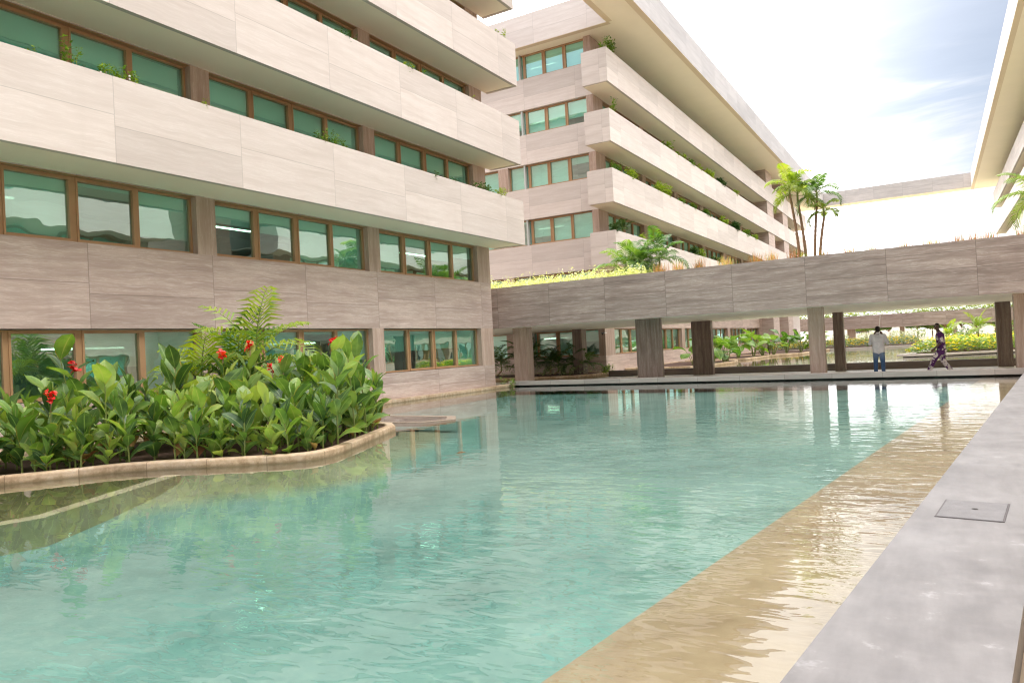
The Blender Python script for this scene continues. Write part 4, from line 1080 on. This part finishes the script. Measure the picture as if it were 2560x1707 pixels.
mb = MB(); mb.box(-20.4, -2.6, 135.6, 144.4, 3.2, 3.4); mb.build('roof', M_soffit_bridge, root)
root = empty('low_building', (8, 138, 0), 'plain white building behind the trees on the right past the fence', 'building')
mb = MB(); mb.box(2, 16, 136, 144, 0, 3.0); mb.build('wall', M_white, root)
mb = MB(); mb.box(5.4, 6.0, 135.93, 135.99, 1.7, 2.1); mb.build('window', bpy.data.materials['dark_window'], root)
for r in [o for o in COL.objects if o.name.startswith('low_building')]:
    for c in r.children: c.matrix_parent_inverse = Matrix.Translation(r.location).inverted()
# security camera under the bridge
root = empty('security_camera', (-15.95, 37.5, 2.25), 'small grey security camera on the stone pillar under the bridge', 'camera')
mb = MB(); mb.box(-.18,.0,-.06,.06,-.03,.05); mb.build('housing', plain('camera_housing', (.18,.18,.19), .4), root)
mb = MB(); mb.ball((-.12,-.02,-.05), .05); mb.build('dome', M_dark, root)
mb = MB(); mb.box(0,.06,-.03,.03,-.01,.04); mb.box(-.02,.02,.06,.3,0,.03); mb.build('bracket', M_white, root)

# ------------------------------------------------------------------ the two people
def fuse(name, parts, voxel, m_, parent, it=4, balls=()):
    mb = MB()
    for chain in parts:
        pts = [c[0] for c in chain]; rad = [c[1] for c in chain]
        for i in range(len(pts)-1):
            mb.tube([pts[i], pts[i+1]], [rad[i], rad[i+1]], 14)
        for p_, r_ in chain: mb.ball(p_, r_, seg=14, ring=10)
    for c, r_ in balls: mb.ball(c, r_, seg=16, ring=12)
    o = mb.build(name, m_, parent)
    rm = o.modifiers.new('r', 'REMESH'); rm.mode = 'VOXEL'; rm.voxel_size = voxel
    s_ = o.modifiers.new('s', 'SMOOTH'); s_.factor = .5; s_.iterations = it
    dg = bpy.context.evaluated_depsgraph_get(); dg.update()
    me = bpy.data.meshes.new_from_object(o.evaluated_get(dg)); me.name = name
    o.modifiers.clear(); o.data = me
    me.polygons.foreach_set('use_smooth', [True]*len(me.polygons))
    if not me.materials: me.materials.append(m_)
    return o
M_skin = plain('dark_skin', (.085,.042,.028), .5, .12, 6., .5)
M_hair = plain('short_black_hair', (.012,.010,.009), .8)
M_eye = plain('eye_white', (.6,.55,.5), .3)
def cloth(name, fn):
    m, nt, out = mat(name); g = N(nt); tc = g.n('ShaderNodeTexCoord').outputs['Object']
    c = fn(g, tc); wr = g.noise(tc, 7., 4., .6)
    g.lk(g.princ(c, .85, g.bump(wr, .7, .03), .2), out.inputs[0]); return m
M_shirt = cloth('white_shirt_cloth', lambda g, t: g.ramp(g.noise(t, 6., 4.), [(.35, (.58,.55,.57)), (.6, (.72,.69,.70))]))
def jean(g, t):
    _, _, z = g.sep(t); k = g.math('MULTIPLY', g.mapr(z, .55, .82), g.mapr(z, .92, .80))
    return g.mix(g.math('MULTIPLY', k, .5), g.ramp(g.noise(t, 30., 3.), [(.3, (.04,.085,.18)), (.7, (.085,.155,.29))]), (.30,.38,.48))
M_jeans = cloth('blue_denim', jean)
def printed(g, t):
    def vor(scale, sh):
        v = g.n('ShaderNodeTexVoronoi'); v.inputs['Scale'].default_value = scale
        mp = g.n('ShaderNodeMapping'); g.lk(t, mp.inputs[0]); mp.inputs['Location'].default_value = sh
        wv = g.n('ShaderNodeVectorMath', operation='ADD'); g.lk(mp.outputs[0], wv.inputs[0])
        nz = g.n('ShaderNodeVectorMath', operation='SCALE'); g.lk(g.noise(t, 9., 2., out=1), nz.inputs[0]); nz.inputs['Scale'].default_value = .12
        g.lk(nz.outputs[0], wv.inputs[1]); g.lk(wv.outputs[0], v.inputs['Vector']); return v
    a = vor(6.5, (0,0,0)); b = vor(8., (3,1,2))
    c = g.ramp(a.outputs['Distance'], [(.47, (.66,.59,.56)), (.54, (.085,.025,.11))])
    c = g.mix(g.mapr(b.outputs['Distance'], .30, .26), c, (.08,.025,.11))
    c = g.mix(g.mapr(b.outputs['Distance'], .15, .11), c, (.66,.58,.55))
    return c
M_print = cloth('purple_printed_cloth', printed)
M_shoe = plain('dark_shoe', (.03,.025,.022), .5)
def hand(chain_from, wrist, fwd, palm_n, side, s_=1.):
    """palm and five fingers as capsule chains; fwd = direction of the fingers"""
    w, f, n_, sd_ = V(wrist), V(fwd).normalized(), V(palm_n).normalized(), V(side).normalized()
    ch = [[(w, .026), (w+f*.045, .030)], [(w+f*.03+sd_*.022, .019), (w+f*.085+sd_*.026, .016)], [(w+f*.03-sd_*.022, .019), (w+f*.085-sd_*.026, .016)], [(w+f*.04,.02), (w+f*.088,.016)]]
    for k, (o_, l) in enumerate(((.03,.068),(.011,.078),(-.010,.072),(-.029,.056))):
        b = w + f*.088 + sd_*o_
        p1 = b + f*l*.5 + n_*.006; p2 = p1 + (f*.75+n_*.65).normalized()*l*.32; p3 = p2 + (f*.3+n_*.95).normalized()*l*.26
        ch.append([(b,.0095),(p1,.009),(p2,.0085),(p3,.0075)])
    t0 = w + f*.03 + sd_*.03; t1 = t0 + (f*.6+sd_*.8+n_*.3).normalized()*.036; t2 = t1 + (f*.95+sd_*.25+n_*.35).normalized()*.03
    ch.append([(t0,.014),(t1,.011),(t2,.009)])
    return ch
def head_parts(c, f, s_):
    """skull, jaw, nose, ears for a head centred at c that faces f; s_ points to the face's left"""
    c, f, s_ = V(c), V(f), V(s_); u = V((0,0,1))
    balls = [(c+u*.02, (.078,.078,.092)), (c+f*.018+u*.03-f*.03, (.082,.082,.08)), (c+f*.035-u*.055, (.052,.052,.052)), (c+f*.05-u*.08, (.034,.034,.03)), (c+f*.088-u*.012, (.016,.016,.02)), (c+f*.08+u*.02, (.014,.014,.02)),
             (c+f*.072-u*.052, (.024,.024,.013)), (c+s_*.078-u*.005-f*.012, (.014,.014,.03)), (c-s_*.078-u*.005-f*.012, (.014,.014,.03))]
    return balls
def eyes(c, f, s_, root):
    c, f, s_ = V(c), V(f), V(s_)
    for k in (-1, 1):
        e = MB(); e.ball(c+f*.070+s_*.031*k+V((0,0,.018)), .0125); e.build('eye', M_eye, root)
# person one: back to us, feet apart, hands raised in front of the face
p1 = empty('person', (-1.84, 29.45, -.045), 'person in a white shirt and blue jeans, seen from behind with arms raised', 'person')
hc = V((0,.03,1.685)); arms = []
body = [[(V((0,0,1.35)),.12),(V((0,0,1.48)),.085),(V((0,.01,1.56)),.055),(hc,.06)], [(V((0,0,1.35)),.12),(V((0,0,1.05)),.13),(V((0,0,.95)),.14)]]
for k in (-1, 1):
    sh = V((.195*k,0,1.445)); el = V((.30*k if k > 0 else .285*k, .13, 1.17)); wr = V((.125*k,.255,1.50))
    arms.append((sh, el, wr))
    body += [[(V((.05*k,0,1.45)),.07),(sh,.06),(el,.043),(wr,.028)], [(V((.09*k,0,.93)),.09),(V((.115*k,.02,.50)),.058),(V((.125*k,-.01,.09)),.04),(V((.135*k,.10,.05)),.035)]]
    body += hand(None, wr, (-.35*k,.25,.9), (-.5*k,-.6,.0), (-.8*k,.4,0))
fuse('body', body, .009, M_skin, p1, 3, head_parts(hc, (0,1,0), (-1,0,0)))
eyes(hc, (0,1,0), (-1,0,0), p1)
fuse('hair', [[(hc+V((0,-.015,.045)),.082),(hc+V((0,-.03,.0)),.08)]], .012, M_hair, p1, 2)
st = [[(V((-.12,0,1.40)),.115),(V((.12,0,1.40)),.115)], [(V((-.09,0,1.30)),.125),(V((-.085,0,1.05)),.118),(V((-.085,0,.90)),.122)], [(V((.09,0,1.30)),.125),(V((.085,0,1.05)),.118),(V((.085,0,.90)),.122)], [(V((0,.0,1.42)),.10),(V((0,.0,1.53)),.072)], [(V((0,-.01,1.36)),.145),(V((0,-.005,1.1)),.14),(V((0,-.005,.92)),.14)]]
for (sh, el, wr) in arms: st += [[(sh,.085),(el,.062),(el.lerp(wr,.8),.046)]]
o = fuse('shirt', st, .014, M_shirt, p1, 4)
jn = [[(V((-.08,0,.92)),.118),(V((.08,0,.92)),.118)]]
for k in (-1, 1): jn += [[(V((.09*k,0,.88)),.108),(V((.115*k,.02,.50)),.078),(V((.125*k,-.01,.10)),.062)]]
fuse('jeans', jn, .013, M_jeans, p1, 4)
for k in (-1, 1): fuse('shoe', [[(V((.125*k,-.04,.04)),.042),(V((.135*k,.13,.035)),.038)]], .012, M_shoe, p1, 2)
mb = MB(); mb.tube([(.03,.24,1.55),(.055,.22,1.85),(.10,.2,2.17)], [.009,.008,.008], 6); mb.ball((.10,.2,2.18), .016)
tag(mb.build('stick', M_white, at=(0,0,0)), 'thin white stick rising above the head of the person in the white shirt', 'stick'); bpy.data.objects['stick'].location = p1.location
# person two: walking to the left, looking towards us
p2 = empty('person', (.12, 29.4, -.06), 'person walking in a purple and white printed tunic and trousers', 'person')
hc = V((-.10,-.01,1.69)); hf = V((-.78,-.62,0)); hs = V((.62,-.78,0))
body = [[(V((-.02,0,1.38)),.11),(V((-.05,0,1.50)),.075),(V((-.08,0,1.57)),.052),(hc,.06)], [(V((-.02,0,1.38)),.12),(V((0,0,1.1)),.12),(V((.01,0,.95)),.125)]]
shn, eln, wrn = V((-.01,-.19,1.44)), V((.01,-.235,1.14)), V((-.20,-.25,.93))
shf, elf, wrf = V((-.03,.18,1.44)), V((.07,.235,1.15)), V((.02,.25,.90))
for sh, el, wr, s_ in ((shn,eln,wrn,-1),(shf,elf,wrf,1)):
    body += [[(V((-.02,.05*s_,1.44)),.065),(sh,.058),(el,.042),(wr,.027)]] + hand(None, wr, (wr-el), (-.3,-.8*s_,0), (-.9,.2,.3))
fk, fa, ft = V((-.25,-.09,.52)), V((-.42,-.09,.11)), V((-.55,-.10,.07))
bk, ba, bt = V((.03,.09,.50)), V((.27,.09,.14)), V((.17,.09,.05))
body += [[(V((0,-.085,.93)),.085),(fk,.056),(fa,.038),(ft,.032)], [(V((.01,.085,.93)),.085),(bk,.056),(ba,.038),(bt,.032)]]
fuse('body', body, .009, M_skin, p2, 3, head_parts(hc, hf, hs)); eyes(hc, hf, hs, p2)
fuse('hair', [[(hc+V((.012,.012,.05)),.079),(hc+V((.025,.02,.02)),.077)]], .012, M_hair, p2, 2)
st = [[(V((-.02,-.11,1.40)),.105),(V((-.02,.11,1.40)),.105)], [(V((-.01,-.06,1.30)),.125),(V((.0,-.06,1.05)),.13),(V((.02,-.06,.84)),.14)], [(V((-.01,.06,1.30)),.125),(V((.0,.06,1.05)),.13),(V((.02,.06,.84)),.14)], [(V((-.04,0,1.43)),.09),(V((-.06,0,1.53)),.065)], [(V((-.02,0,1.36)),.145),(V((0,0,1.08)),.14),(V((.01,0,.86)),.14)],
      [(shn,.082),(shn.lerp(eln,.9),.072)], [(shf,.082),(shf.lerp(elf,.9),.072)]]
fuse('tunic', st, .014, M_print, p2, 4)
fuse('trousers', [[(V((0,-.08,.9)),.11),(fk,.085),(fa+V((.01,0,.03)),.075)], [(V((.01,.08,.9)),.11),(bk,.085),(ba+V((-.02,0,.03)),.075)], [(V((0,-.05,.92)),.115),(V((0,.05,.92)),.115)]], .014, M_print, p2, 4)
fuse('shoe', [[(fa+V((.03,0,-.05)),.04),(ft+V((-.02,0,0)),.035)]], .012, M_shoe, p2, 2)
fuse('shoe', [[(ba+V((.02,0,-.05)),.04),(bt,.035)]], .012, M_shoe, p2, 2)
